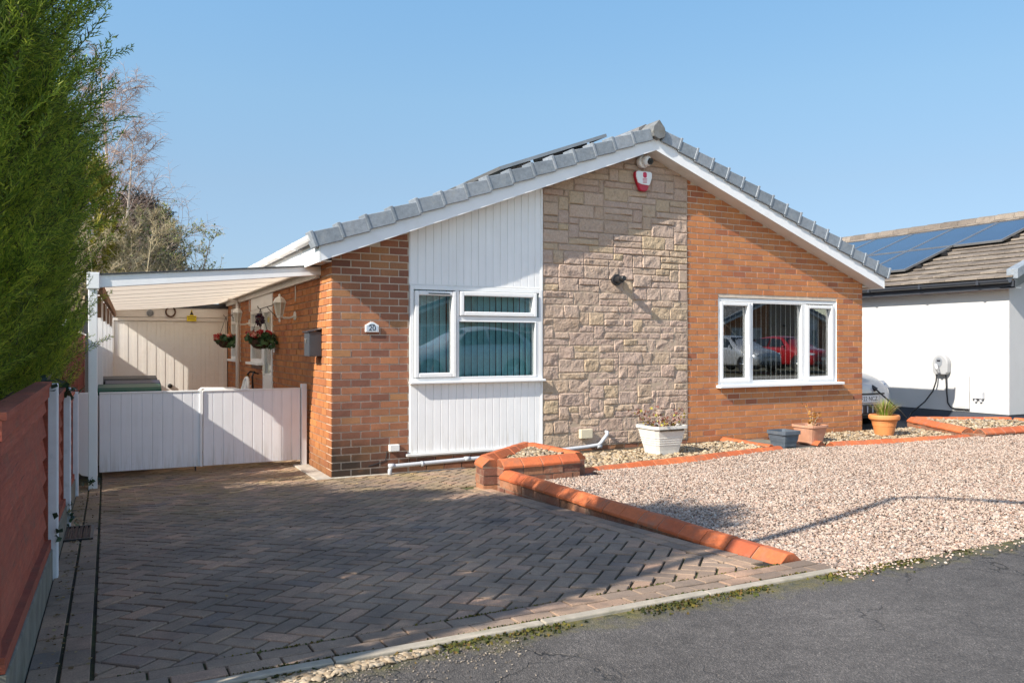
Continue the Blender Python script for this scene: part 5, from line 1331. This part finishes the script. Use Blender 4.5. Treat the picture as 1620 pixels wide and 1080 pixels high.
# ------------------------------------------------------------------ cars
def car(name, label, paint, loc, rz, plate_txt=None, plate='plate', group=None):
    L = 4.3; t = thing(name, label, 'car', (0, 0, 0), group)
    # stations along y (0 = nose): half widths, heights
    st = [ # y, w_low, w_mid, w_belt, w_roof, z_low, z_mid, z_belt, z_roof
        (0.00, .56, .62, .56, .36, .26, .50, .66, .76),
        (0.10, .70, .76, .70, .46, .22, .54, .72, .86),
        (0.35, .80, .85, .80, .52, .20, .58, .79, .955),
        (0.90, .85, .89, .85, .58, .20, .60, .87, 1.035),
        (1.25, .86, .90, .88, .74, .20, .60, .99, 1.10),
        (1.90, .86, .90, .88, .64, .20, .62, 1.02, 1.52),
        (2.50, .86, .90, .88, .64, .20, .62, 1.04, 1.62),
        (3.20, .86, .90, .88, .63, .20, .63, 1.06, 1.58),
        (3.85, .84, .88, .86, .60, .22, .64, 1.08, 1.46),
        (4.18, .78, .82, .80, .58, .26, .66, 1.05, 1.12),
        (4.30, .66, .72, .68, .52, .30, .60, .92, .98)]
    ring = []
    for (y, wl, wm, wb, wr, zl, zm, zb, zr_) in st:
        pr = [(wl * .9, zl), (wl, zl + .06), (wm, zm), (wb, zb), (wr + (wb - wr) * .18, zb + (zr_ - zb) * .82), (wr * .8, zr_), (0, zr_ + .025)]
        ring.append([(x, y, z) for x, z in pr] + [(-x, y, z) for x, z in pr[-2::-1]])
    n = len(ring[0]); vs = [p for r in ring for p in r]; fs = []
    for i in range(len(ring) - 1):
        for j in range(n - 1): fs.append((i * n + j, i * n + j + 1, (i + 1) * n + j + 1, (i + 1) * n + j))
        fs.append((i * n + n - 1, i * n, (i + 1) * n, (i + 1) * n + n - 1))
    fs += [tuple(range(n)), tuple((len(ring) - 1) * n + j for j in range(n - 1, -1, -1))]
    b = MB().add(vs, fs).build('car_body', paint, t, smooth=True)
    sb = b.modifiers.new('Sub', 'SUBSURF'); sb.levels = 2; sb.render_levels = 2
    # glazing: panels offset from the cabin
    def quad(nm, pts, off):
        P = [Vector(p) for p in pts]; nn = (P[1] - P[0]).cross(P[2] - P[0]).normalized()
        if nn.dot(P[0] - Vector((0, 2.4, .9))) < 0: nn = -nn
        MB().prism([tuple(p) for p in P], tuple(nn * (off - .02)), tuple(nn * off)).build(nm, 'car_glass', t)
    quad('windscreen', [(-.74, 1.32, 1.09), (.74, 1.32, 1.09), (.60, 1.92, 1.50), (-.60, 1.92, 1.50)], .012)
    quad('rear_window', [(-.66, 4.14, 1.13), (.66, 4.14, 1.13), (.56, 3.86, 1.44), (-.56, 3.86, 1.44)], .03)
    for s in (-1, 1):
        quad('side_window', [(s * .865, 1.55, 1.06), (s * .865, 2.62, 1.09), (s * .70, 2.55, 1.50), (s * .71, 1.98, 1.43)], .02)
        quad('side_window', [(s * .865, 2.70, 1.09), (s * .85, 3.75, 1.11), (s * .69, 3.55, 1.44), (s * .70, 2.64, 1.50)], .02)
        for y in (.82, 3.45):
            m = MB(); m.lathe((s * .78, y, .33), [(.36, -.02), (.37, .0), (.37, .12)] if s > 0 else [(.37, -.12), (.37, 0), (.36, .02)], 24, 'x'); m.build('wheel_arch', 'dark', t)
            m = MB(); m.lathe((s * .79, y, .325), [(.25, -.09), (.315, -.085), (.325, 0), (.315, .10), (.24, .105)], 24, 'x'); wh_ = m.build('wheel', 'black_rubber', t)
            m = MB(); xx = s * .79 + s * .09
            m.lathe((xx, y, .325), [(.22, -.015), (.225, .015)], 20, 'x')
            for k in range(5):
                a = 2 * math.pi * k / 5; m.tube([(xx + s * .02, y, .325), (xx + s * .02, y + .2 * math.cos(a), .325 + .2 * math.sin(a))], .025, 6)
            m.build('rim', 'chrome', wh_)
        m = MB(); m.prism([(s * .42, .09, .70), (s * .72, .14, .70), (s * .76, .30, .82), (s * .60, .12, .78)], (0, -.045, 0), (0, .05, 0)); m.build('headlight', 'headlamp', t)
        m = MB(); m.prism([(s * .60, 4.24, .80), (s * .80, 4.13, .80), (s * .80, 4.13, .98), (s * .62, 4.22, .98)], (0, -.02, 0), (0, .03, 0)); m.build('tail_light', 'red', t)
        m = MB(); m.tube([(s * .84, 1.62, 1.06), (s * .98, 1.62, 1.10)], [.03, .06], 8); m.build('wing_mirror', paint, t)
    m = MB(); m.box(-.62, -.012, .27, .62, .06, .43)
    gr = m.build('lower_grille', 'dark', t, bevel=.02)
    m = MB()
    for k in range(-4, 5): m.box(k * .13 - .012, -.022, .29, k * .13 + .012, -.008, .41)
    m.build('grille_bars', 'grey_pipe', gr)
    m = MB(); m.box(-.44, -.012, .60, .44, .02, .625); m.build('grille_slot', 'dark', t)
    m = MB(); m.box(-.265, -.034, .47, .265, .0, .59); pl = m.build('number_plate', plate, t, bevel=.004)
    m = MB(); m.box(-.265, 4.29, .62, .265, 4.315, .735); m.build('number_plate', 'plate_yellow', t, bevel=.004)
    if plate_txt: text('plate_text', plate_txt, .105, 'ink', pl, face_m((0, -.0355, .53), (0, -1, 0)))
    m = MB(); m.box(-.70, .3, .16, .70, 4.1, .26); m.build('underbody', 'dark', t)
    t.location = loc; t.rotation_euler = (0, 0, rz); return t
car('electric_car', 'pale grey electric car nose charging on the drive beside the white bungalow', 'white_car', (9.40, .62, .02), 0, 'PF22 NCZ')
t = tag(MB().tube([(9.62, .60, .70), (9.58, .68, .76)], .04, 10).build('charging_plug', 'dark', loc=(9.6, .62, .72)), 'black charging plug pushed into the front of the pale grey car', 'plug')
car('silver_car', 'silver hatchback parked across the road, seen only in the window glass', 'silver_car', (4.9, -12.6, .4), R(-90), None)
car('red_car', 'red hatchback parked across the road, seen only in the window glass', 'red_car', (27.0, -17.0, .3), R(180), None)
car('grey_car', 'grey hatchback parked beside the red car, seen only in the window glass', 'silver_car', (23.9, -17.2, .3), R(180), None)

# ------------------------------------------------------------------ trees
def spray_template(seed, n_side=11, L=.42, sub=4, wdt=.0075, up=.35, side=.24):
    """one feathery conifer spray: flat frond of scale-leaf strips along +x"""
    rr = np.random.default_rng(seed); V, F = [], []
    def strip(p, d, l, w0, segs=2, bend=0.):
        d = d / np.linalg.norm(d); k = len(V); s = np.cross(d, np.array([0, 0, 1.]));
        if np.linalg.norm(s) < 1e-4: s = np.array([0, 1., 0])
        s = s / np.linalg.norm(s); tw = rr.uniform(-.9, .9); s = s * math.cos(tw) + np.cross(d, s) * math.sin(tw)
        for q in range(segs + 1):
            f = q / segs; c = p + d * l * f + np.array([0, 0, 1.]) * bend * l * f * f; ww = w0 * (1 - .75 * f) * .5
            V.append(c - s * ww); V.append(c + s * ww)
        for q in range(segs): a = k + 2 * q; F.append([a, a + 1, a + 3, a + 2])
    strip(np.zeros(3), np.array([1., 0, 0]), L, wdt * 1.3, 4, up)
    for i in range(n_side):
        f = .06 + .93 * i / n_side; sd = 1 if i % 2 else -1; p = np.array([L * f, 0, L * up * f * f])
        ln = L * side * (1 - f) ** .6 + .012; a = R(rr.uniform(26, 46)); d = np.array([math.cos(a), sd * math.sin(a), rr.uniform(-.25, .6)])
        strip(p, d, ln, wdt, 2, .25); dn = d / np.linalg.norm(d)
        for k in range(sub):
            g = .25 + .7 * k / sub; s2 = 1 if k % 2 else -1; a2 = math.atan2(d[1], d[0]) + s2 * R(rr.uniform(25, 45))
            strip(p + dn * ln * g, np.array([math.cos(a2), math.sin(a2), rr.uniform(-.1, .5)]), ln * .36 + .006, wdt * .95, 1)
    return np.array(V), np.array(F)
def place_sprays(P, D, scale, rng, tmpl, mats_name, name, parent):
    """P positions, D outward directions"""
    n = len(P); X = D / np.linalg.norm(D, axis=1)[:, None]
    rnd = rng.normal(size=(n, 3)); rnd[:, 2] += 1.2; Y = np.cross(rnd, X); Y /= np.linalg.norm(Y, axis=1)[:, None]; Z = np.cross(X, Y)
    m = np.zeros((n, 4, 4)); m[:, 3, 3] = 1; m[:, :3, 0] = X * scale[:, None]; m[:, :3, 1] = Y * scale[:, None]; m[:, :3, 2] = Z * scale[:, None]; m[:, :3, 3] = P
    Vs, Fs = [], []; k = 0; w = rng.integers(0, len(tmpl), n)
    for q, (tv_, tf_) in enumerate(tmpl):
        V, F = instance(tv_, tf_, m[w == q]); Vs.append(V); Fs.append(F + k); k += len(V)
    return npmesh(name, np.concatenate(Vs), np.concatenate(Fs), mats_name, parent)
TM = [spray_template(q, 20, .24, 2, .0046, .35) for q in range(6)]
TL = [spray_template(q, 40, .52, 3, .0056, .22, .12) for q in range(40, 44)]
def conifer(label, x, y, zb, H, rx, ry, n, seed, mat='conifer', up=.9, sc=(.52, .98), tmpl=TM, nm='conifer_tree', group=None, tipbias=0., pw=3.6, low=.72, fence_x=None, fence_top=1.2, plumes=0, boughs=0):
    rg = np.random.default_rng(seed); t = thing(nm, label, 'tree', (x, y, zb), group)
    m = MB(); m.tube([(x, y, zb), (x + .03, y, zb + H * .5), (x, y + .02, zb + H * .93)], [.09, .06, .015], 8)
    for i in range(26):
        a = rg.uniform(0, 6.28); h = rg.uniform(.15, .85) * H; r = .75 * (1 - (h / H) ** 3) ** .5
        m.tube([(x, y, zb + h), (x + rx * r * .5 * math.cos(a), y + ry * r * .5 * math.sin(a), zb + h + .14), (x + rx * r * math.cos(a), y + ry * r * math.sin(a), zb + h + .4)], [.022, .014, .005], 5)
    m.build('trunk', 'bark', t)
    f = rg.uniform(0.02, 1.0, n) ** .95; a = rg.uniform(0, 2 * np.pi, n)
    prof = np.minimum(1, (1 - f ** pw)) ** .6 * (low + (1 - low) * np.minimum(1, f / .62))
    lump = 1 + .15 * np.sin(a * 5 + f * 9 + seed) + .12 * np.sin(a * 11 - f * 17) + .07 * np.sin(a * 19 + f * 31)
    dep = 1 - .5 * rg.random(n) ** 2.2
    rr_ = prof * lump * dep
    P = np.stack([x + rx * rr_ * np.cos(a), y + ry * rr_ * np.sin(a), zb + H * f], 1)
    B = None
    if boughs:      # sprays gathered along boughs, with dark gaps left between them
        nb_ = n // boughs; bf = rg.uniform(.03, .99, nb_) ** .95; ba = rg.uniform(0, 2 * np.pi, nb_)
        bp = np.minimum(1, (1 - bf ** pw)) ** .6 * (low + (1 - low) * np.minimum(1, bf / .62)) * rg.uniform(.78, 1.14, nb_)
        tip = np.stack([x + rx * bp * np.cos(ba), y + ry * bp * np.sin(ba), zb + H * bf + .10], 1)
        if fence_x is not None:
            lb = fence_x - .12 + .30 * np.clip((tip[:, 2] - fence_top) / 1.1, 0, 1) - .42 * rg.random(nb_) ** 1.3; tip[:, 0] = np.minimum(tip[:, 0], lb)
        bd = np.stack([np.cos(ba), np.sin(ba), .75 + .7 * bf + rg.normal(0, .2, nb_)], 1); bd /= np.linalg.norm(bd, axis=1)[:, None]; bl = rg.uniform(.30, .62, nb_)
        w_ = rg.integers(0, nb_, n); tt = rg.random(n) ** .8; B = bd[w_]; fan = (1 - tt) * .10 + .012
        P = tip[w_] - B * (bl[w_] * (1 - tt))[:, None] + rg.normal(size=(n, 3)) * fan[:, None]; a = ba[w_]; f = bf[w_]
    upv = up * rg.uniform(.6, 1.6, n) + f * .8
    if fence_x is not None:   # clipped where it meets the fence: nothing pokes through the boards
        lim = np.where(P[:, 2] < fence_top + .02, fence_x - .36, fence_x - .06 + .32 * np.clip((P[:, 2] - fence_top) / 1.1, 0, 1)); P[:, 0] = np.minimum(P[:, 0], lim - .12 * rg.random(n) ** 2)
    D = np.stack([np.cos(a) + rg.normal(0, .25, n), np.sin(a) + rg.normal(0, .25, n), upv], 1)
    if B is not None: D = B + rg.normal(0, .36, (n, 3)) + np.array([0, 0, .15])
    s = rg.uniform(*sc, n) * (1 + tipbias * f)
    cr_ = place_sprays(P, D, s, rg, tmpl, mat, 'crown', t)
    if plumes:      # long leading shoots that break the outline, leaning up and outwards
        k = plumes; f = rg.uniform(.45, .98, k); a = rg.normal(-.25, .9, k); pr = np.minimum(1, (1 - f ** pw)) ** .6
        P = np.stack([np.minimum(x + rx * pr * np.cos(a) * .92, fence_x - .10 + .14 * np.clip(zb + H * f - 1.6, 0, 1)), y + ry * pr * np.sin(a) * .92, zb + H * f], 1)
        D = np.stack([.72 * np.cos(a) + rg.normal(0, .12, k), .75 * np.sin(a) + rg.normal(0, .2, k), rg.uniform(.55, 1.2, k)], 1)
        place_sprays(P, D, rg.uniform(.5, 1.05, k), rg, TL, mat, 'shoots', t)
    return t
HG = 'conifers along the red fence'
conifer('tallest leylandii type conifer filling the upper left corner over the red fence', -3.36, -5.27, .1, 3.72, 1.14, .98, 14000, 1, group=HG, tipbias=.25, pw=3.2, fence_x=-2.52, fence_top=1.27, plumes=480, boughs=34)
conifer('dense dark green conifer behind the nearest white fence post', -3.36, -3.85, .1, 3.18, 1.12, .85, 12000, 2, group=HG, tipbias=.25, fence_x=-2.52, fence_top=1.27, plumes=420, boughs=34)
conifer('lower conifer between the nearest and second white fence posts', -3.36, -2.65, .1, 2.5, 1.06, .8, 8000, 3, group=HG, tipbias=.2, fence_x=-2.52, fence_top=1.15, plumes=200, boughs=34)
conifer('small trimmed conifer behind the last white fence post', -3.34, -1.45, .0, 2.1, .95, .8, 4600, 4, group=HG, fence_x=-2.52, fence_top=1.05, plumes=60, boughs=34)
conifer('shortest conifer of the hedge end beside the carport', -3.26, -.25, .0, 1.98, .84, .75, 3300, 5, group=HG, fence_x=-2.50, fence_top=1.0, boughs=34)

def branch_tree(name, label, base, H, trunk_r, limbs, seed, bark, twigmat, lean=(0, 0), droop=.0, spread=.35, limb0=.25, twigs=14, sub=5, leaf=None, nleaf=0, lsize=.05, tw_r=.006, trunks=1):
    rg = random.Random(seed); t = thing(name, label, 'tree', base); b = Vector(base)
    mt, mw = MB(), MB(); ends = []
    def path(p, d, l, n, up, wig):
        pts = [p]; d = d.normalized()
        for i in range(n):
            d = (d + Vector((rg.gauss(0, wig), rg.gauss(0, wig), rg.gauss(0, wig) + up))).normalized(); pts.append(pts[-1] + d * l / n)
        return pts, d
    for tr in range(trunks):
        d0 = Vector((lean[0] + (rg.gauss(0, .22) if trunks > 1 else 0), lean[1] + (rg.gauss(0, .22) if trunks > 1 else 0), 1))
        tp, _ = path(b + Vector((rg.gauss(0, .1) * (trunks > 1), 0, 0)), d0, H * rg.uniform(.85, 1.0), 10, .05, .05)
        mt.tube(tp, [trunk_r * (1 - .92 * i / 10) for i in range(11)], 7)
        for k in range(limbs):
            f = limb0 + (1 - limb0) * (k + rg.random()) / limbs; i = min(9, int(f * 10)); p = tp[i].lerp(tp[i + 1], f * 10 - i)
            a = rg.uniform(0, 6.283); l = H * spread * (1.15 - f) * rg.uniform(.7, 1.2) + .25
            lp, ld = path(p, Vector((math.cos(a), math.sin(a), rg.uniform(.6, 1.3))), l, 6, .03 - droop * .3, .12)
            r0 = trunk_r * .32 * (1.1 - f); mt.tube(lp, [max(tw_r, r0 * (1 - .85 * q / 6)) for q in range(7)], 5, False)
            for w in range(twigs):
                q = rg.uniform(.2, 1); j = min(5, int(q * 6)); pp = lp[j].lerp(lp[j + 1], q * 6 - j); a2 = rg.uniform(0, 6.283)
                tpth, td = path(pp, (lp[j + 1] - lp[j]).normalized() + Vector((math.cos(a2), math.sin(a2), rg.uniform(-.2, .8))) * .9, l * rg.uniform(.25, .5), 4, -droop, .14)
                mw.tube(tpth, [tw_r, tw_r * .8, tw_r * .7, tw_r * .6, tw_r * .4], 3, False); ends.extend(tpth[1:])
                for z in range(sub):
                    q2 = rg.uniform(.2, 1); j2 = min(3, int(q2 * 4)); p2 = tpth[j2].lerp(tpth[j2 + 1], q2 * 4 - j2); a3 = rg.uniform(0, 6.283)
                    sp, _ = path(p2, td + Vector((math.cos(a3), math.sin(a3), rg.uniform(-.3, .5))), l * rg.uniform(.1, .24), 3, -droop * 1.6, .12)
                    mw.tube(sp, [tw_r * .6, tw_r * .5, tw_r * .4, tw_r * .25], 3, False); ends.extend(sp[1:])
    mt.build('trunk', bark, t, fixn=False); mw.build('twigs', twigmat, t, fixn=False)
    if leaf:
        g = np.random.default_rng(seed); P = np.array([tuple(ends[g.integers(len(ends))]) for _ in range(nleaf)]) + g.normal(0, .02, (nleaf, 3))
        mm = rotmats(nleaf, g); mm[:, :3, :3] *= (g.uniform(.6, 1.3, nleaf) * lsize)[:, None, None]; mm[:, :3, 3] = P; V, F = instance(tv, tf, mm); npmesh('crown', V, F, leaf, t)
    return t
branch_tree('birch_tree', 'tall bare birch with drooping purple twigs rising behind the carport', (-1.95, 18.5, 0), 10.4, .12, 44, 12, 'birch', 'twig', (.035, 0), .10, .34, .25, 18, 7, tw_r=.0075)
branch_tree('birch_tree', 'second slimmer bare birch with pale trunk just left of the tall one', (-2.35, 17.2, 0), 8.2, .10, 34, 13, 'birch', 'twig', (.0, 0), .09, .25, .2, 16, 6, tw_r=.007)
branch_tree('bare_tree', 'bare spreading tree with fresh buds leaning right above the carport roof', (-1.42, 15.2, 0), 5.2, .08, 17, 15, 'bark', 'twig_pale', (.05, 0), .0, .38, .2, 14, 5, 'bud', 2600, .05, .006, 3)
branch_tree('bare_tree', 'tangled bare shrub with pale stems behind the garage roof', (-1.95, 14.4, 0), 5.0, .05, 16, 17, 'twig_pale', 'twig_pale', (0, 0), .02, .34, .12, 16, 6, 'bud', 500, .045, .006, 7)
TD = [spray_template(s, 9, .55, 2, .035, .1, .45) for s in range(20, 23)]
conifer('dark brownish conifer standing behind the bare shrubs', -1.35, 19.8, 0, 5.9, 1.35, 1.2, 1700, 31, 'conifer_dark', .3, (.8, 1.4), TD)
conifer('golden yellow conifer glimpsed beyond the green hedge', -2.75, 15.0, 0, 6.2, .9, .9, 700, 32, 'conifer_gold', .7, (.7, 1.2), TD)
rgb = np.random.default_rng(8)
t = thing('garden_bush', 'pale buff and green bush above the dark red fence beside the carport post', 'bush', (-3.0, 11.3, 0))
m = MB()
for i in range(14):
    a = rgb.uniform(0, 6.28); m.tube([(-3.0, 11.3, 0), (-3.0 + .3 * math.cos(a), 11.3 + .5 * math.sin(a), 1.0), (-3.0 + .6 * math.cos(a), 11.3 + .8 * math.sin(a), 2.2)], [.02, .014, .005], 4)
m.build('stems', 'bark', t)
V, F = leafblob((-3.0, 11.3, 1.9), .85, 4200, .09, rgb, 1.45); npmesh('crown', V, F, 'bush', t)
def ivy(label, c, n, s, seed, ext):
    g = np.random.default_rng(seed); P = np.array(c) + g.normal(size=(n, 3)) * np.array(ext); mm = rotmats(n, g); mm[:, :3, :3] *= (g.uniform(.6, 1.2, n) * s)[:, None, None]; mm[:, :3, 3] = P
    V, F = instance(np.array([[0, -.5, 0], [.42, -.1, .1], [.2, .5, 0], [-.2, .5, 0], [-.42, -.1, .1]])[[0, 1, 2, 4]], np.array([[0, 1, 2, 3]]), mm); o = npmesh('ivy_sprig', V, F, 'ivy', loc=c); tag(o, label, 'plant')
ivy('ivy leaves clinging to the foot of the carport front post', (-2.36, .43, .07), 16, .045, 1, (.03, .02, .04))
ivy('ivy leaves at the foot of the nearest white fence post', (-2.47, -3.68, .42), 9, .04, 2, (.02, .02, .05))
ivy('ivy trailing over the top of the second white fence post', (-2.50, -1.88, 1.14), 26, .08, 3, (.03, .05, .03))
ivy('ivy spilling over the top of the nearest white fence post', (-2.53, -3.62, 1.25), 16, .06, 4, (.03, .06, .03))
ivy('ivy creeping up the base of the second white fence post', (-2.46, -1.85, .2), 14, .06, 5, (.02, .02, .08))

# street lamp across the pavement whose shadow crosses the gravel
lx, ly = -4.75, -6.65; t = thing('street_lamp', 'slim grey street lamp with a short arm standing beyond the left edge', 'street lamp', (lx, ly, .2))
m = MB(); m.tube([(lx, ly, .2), (lx, ly, 1.4)], .075, 12); m.tube([(lx, ly, 1.4), (lx, ly, 6.45)], [.055, .042], 12); m.build('pole', 'grey_pipe', t)
m = MB(); m.tube([(lx, ly, 6.4), (lx + .03, ly - .08, 6.53), (lx + .2, ly - .35, 6.58), (lx + .34, ly - .55, 6.58)], .03, 8); m.build('arm', 'grey_pipe', t)
m = MB(); m.tube([(lx + .30, ly - .48, 6.58), (lx + .5, ly - .8, 6.58)], [.06, .05], 10); m.build('lamp_head', 'grey_pipe', t)

# ------------------------------------------------------------------ the other side of the road (seen in the glass only)
def copy_tree(o, parent=None):
    c = o.copy(); COL.objects.link(c); c.parent = parent
    for ch in list(o.children): copy_tree(ch, c)
    return c
for i, (lx_, lab) in enumerate(((19.0, 'matching brick bungalow across the road opposite the clad bay'), (38.5, 'matching brick bungalow across the road farther to the right'))):
    h2 = copy_tree(house); h2.location = (lx_, -27.0, .3); h2.rotation_euler = (0, 0, math.pi); h2['label'] = lab

# ------------------------------------------------------------------ light, sky, camera
world = bpy.data.worlds.new('World'); scene.world = world; world.use_nodes = True
nt_ = world.node_tree; nt_.nodes.clear()
sky = nt_.nodes.new('ShaderNodeTexSky'); sky.sky_type = 'NISHITA'; sky.sun_disc = False
sky.sun_elevation = math.asin(-SUN.z); sky.sun_rotation = math.atan2(-SUN.x, -SUN.y)
sky.air_density = 1.0; sky.dust_density = .3; sky.ozone_density = 2.0; sky.altitude = 60
bg = nt_.nodes.new('ShaderNodeBackground'); bg.inputs['Strength'].default_value = .15
wo = nt_.nodes.new('ShaderNodeOutputWorld'); 
def wn(typ, **p):
    nd = nt_.nodes.new('ShaderNode' + typ)
    for k, v_ in p.items(): setattr(nd, k, v_)
    return nd
tc = wn('TexCoord'); sep = wn('SeparateXYZ'); nt_.links.new(tc.outputs['Generated'], sep.inputs[0])
rp = wn('ValToRGB'); cr = rp.color_ramp       # clear spring air: less white along the horizon than the model gives
while len(cr.elements) < 6: cr.elements.new(.5)
for e, (p, c) in zip(cr.elements, [(0, (.28, .34, .54)), (.08, (.36, .385, .46)), (.19, (.54, .54, .53)), (.29, (.66, .71, .66)), (.40, (.72, .85, .81)), (1, (1, 1, 1))]): e.position = p; e.color = (*c, 1)
nt_.links.new(sep.outputs['Z'], rp.inputs[0])
mr = wn('MapRange'); mr.inputs[1].default_value = .25; mr.inputs[2].default_value = -.55; mr.inputs[3].default_value = 0; mr.inputs[4].default_value = 1
nt_.links.new(sep.outputs['Y'], mr.inputs[0])
mx = wn('MixRGB'); nt_.links.new(mr.outputs[0], mx.inputs[0]); nt_.links.new(rp.outputs[0], mx.inputs[1]); mx.inputs[2].default_value = (1.12, 1.02, .92, 1)   # sky behind the camera kept brighter as added fill for shaded walls
mu = wn('MixRGB', blend_type='MULTIPLY'); mu.inputs[0].default_value = 1; nt_.links.new(sky.outputs[0], mu.inputs[1]); nt_.links.new(mx.outputs[0], mu.inputs[2])
m2_ = wn('MapRange'); m2_.inputs[1].default_value = 0.1; m2_.inputs[2].default_value = .95; m2_.inputs[3].default_value = 1.04; m2_.inputs[4].default_value = .84
nt_.links.new(sep.outputs['X'], m2_.inputs[0]); mu2 = wn('MixRGB', blend_type='MULTIPLY'); mu2.inputs[0].default_value = 1
nt_.links.new(mu.outputs[0], mu2.inputs[1]); nt_.links.new(m2_.outputs[0], mu2.inputs[2]); nt_.links.new(mu2.outputs[0], bg.inputs[0]); nt_.links.new(bg.outputs[0], wo.inputs[0])
sl = bpy.data.lights.new('Sun', 'SUN'); sl.energy = 4.3; sl.angle = R(.53); sl.color = (1.0, .93, .83)
so = bpy.data.objects.new('Sun', sl); COL.objects.link(so); so.rotation_euler = SUN.to_track_quat('-Z', 'Y').to_euler(); so.location = (-8, -8, 12)
cam = bpy.data.cameras.new('Camera'); co = bpy.data.objects.new('Camera', cam); COL.objects.link(co)
co.location = (-2.2354, -8.8066, 1.48); co.rotation_euler = (R(90), 0, R(-27))
cam.sensor_width = 36; cam.lens = 36 * 1261 / 1620; cam.shift_y = 5 / 1620; cam.clip_start = .05; cam.clip_end = 2000
scene.camera = co
scene.view_settings.view_transform = 'Standard'; scene.view_settings.look = 'None'; scene.view_settings.exposure = .9; scene.view_settings.gamma = 1
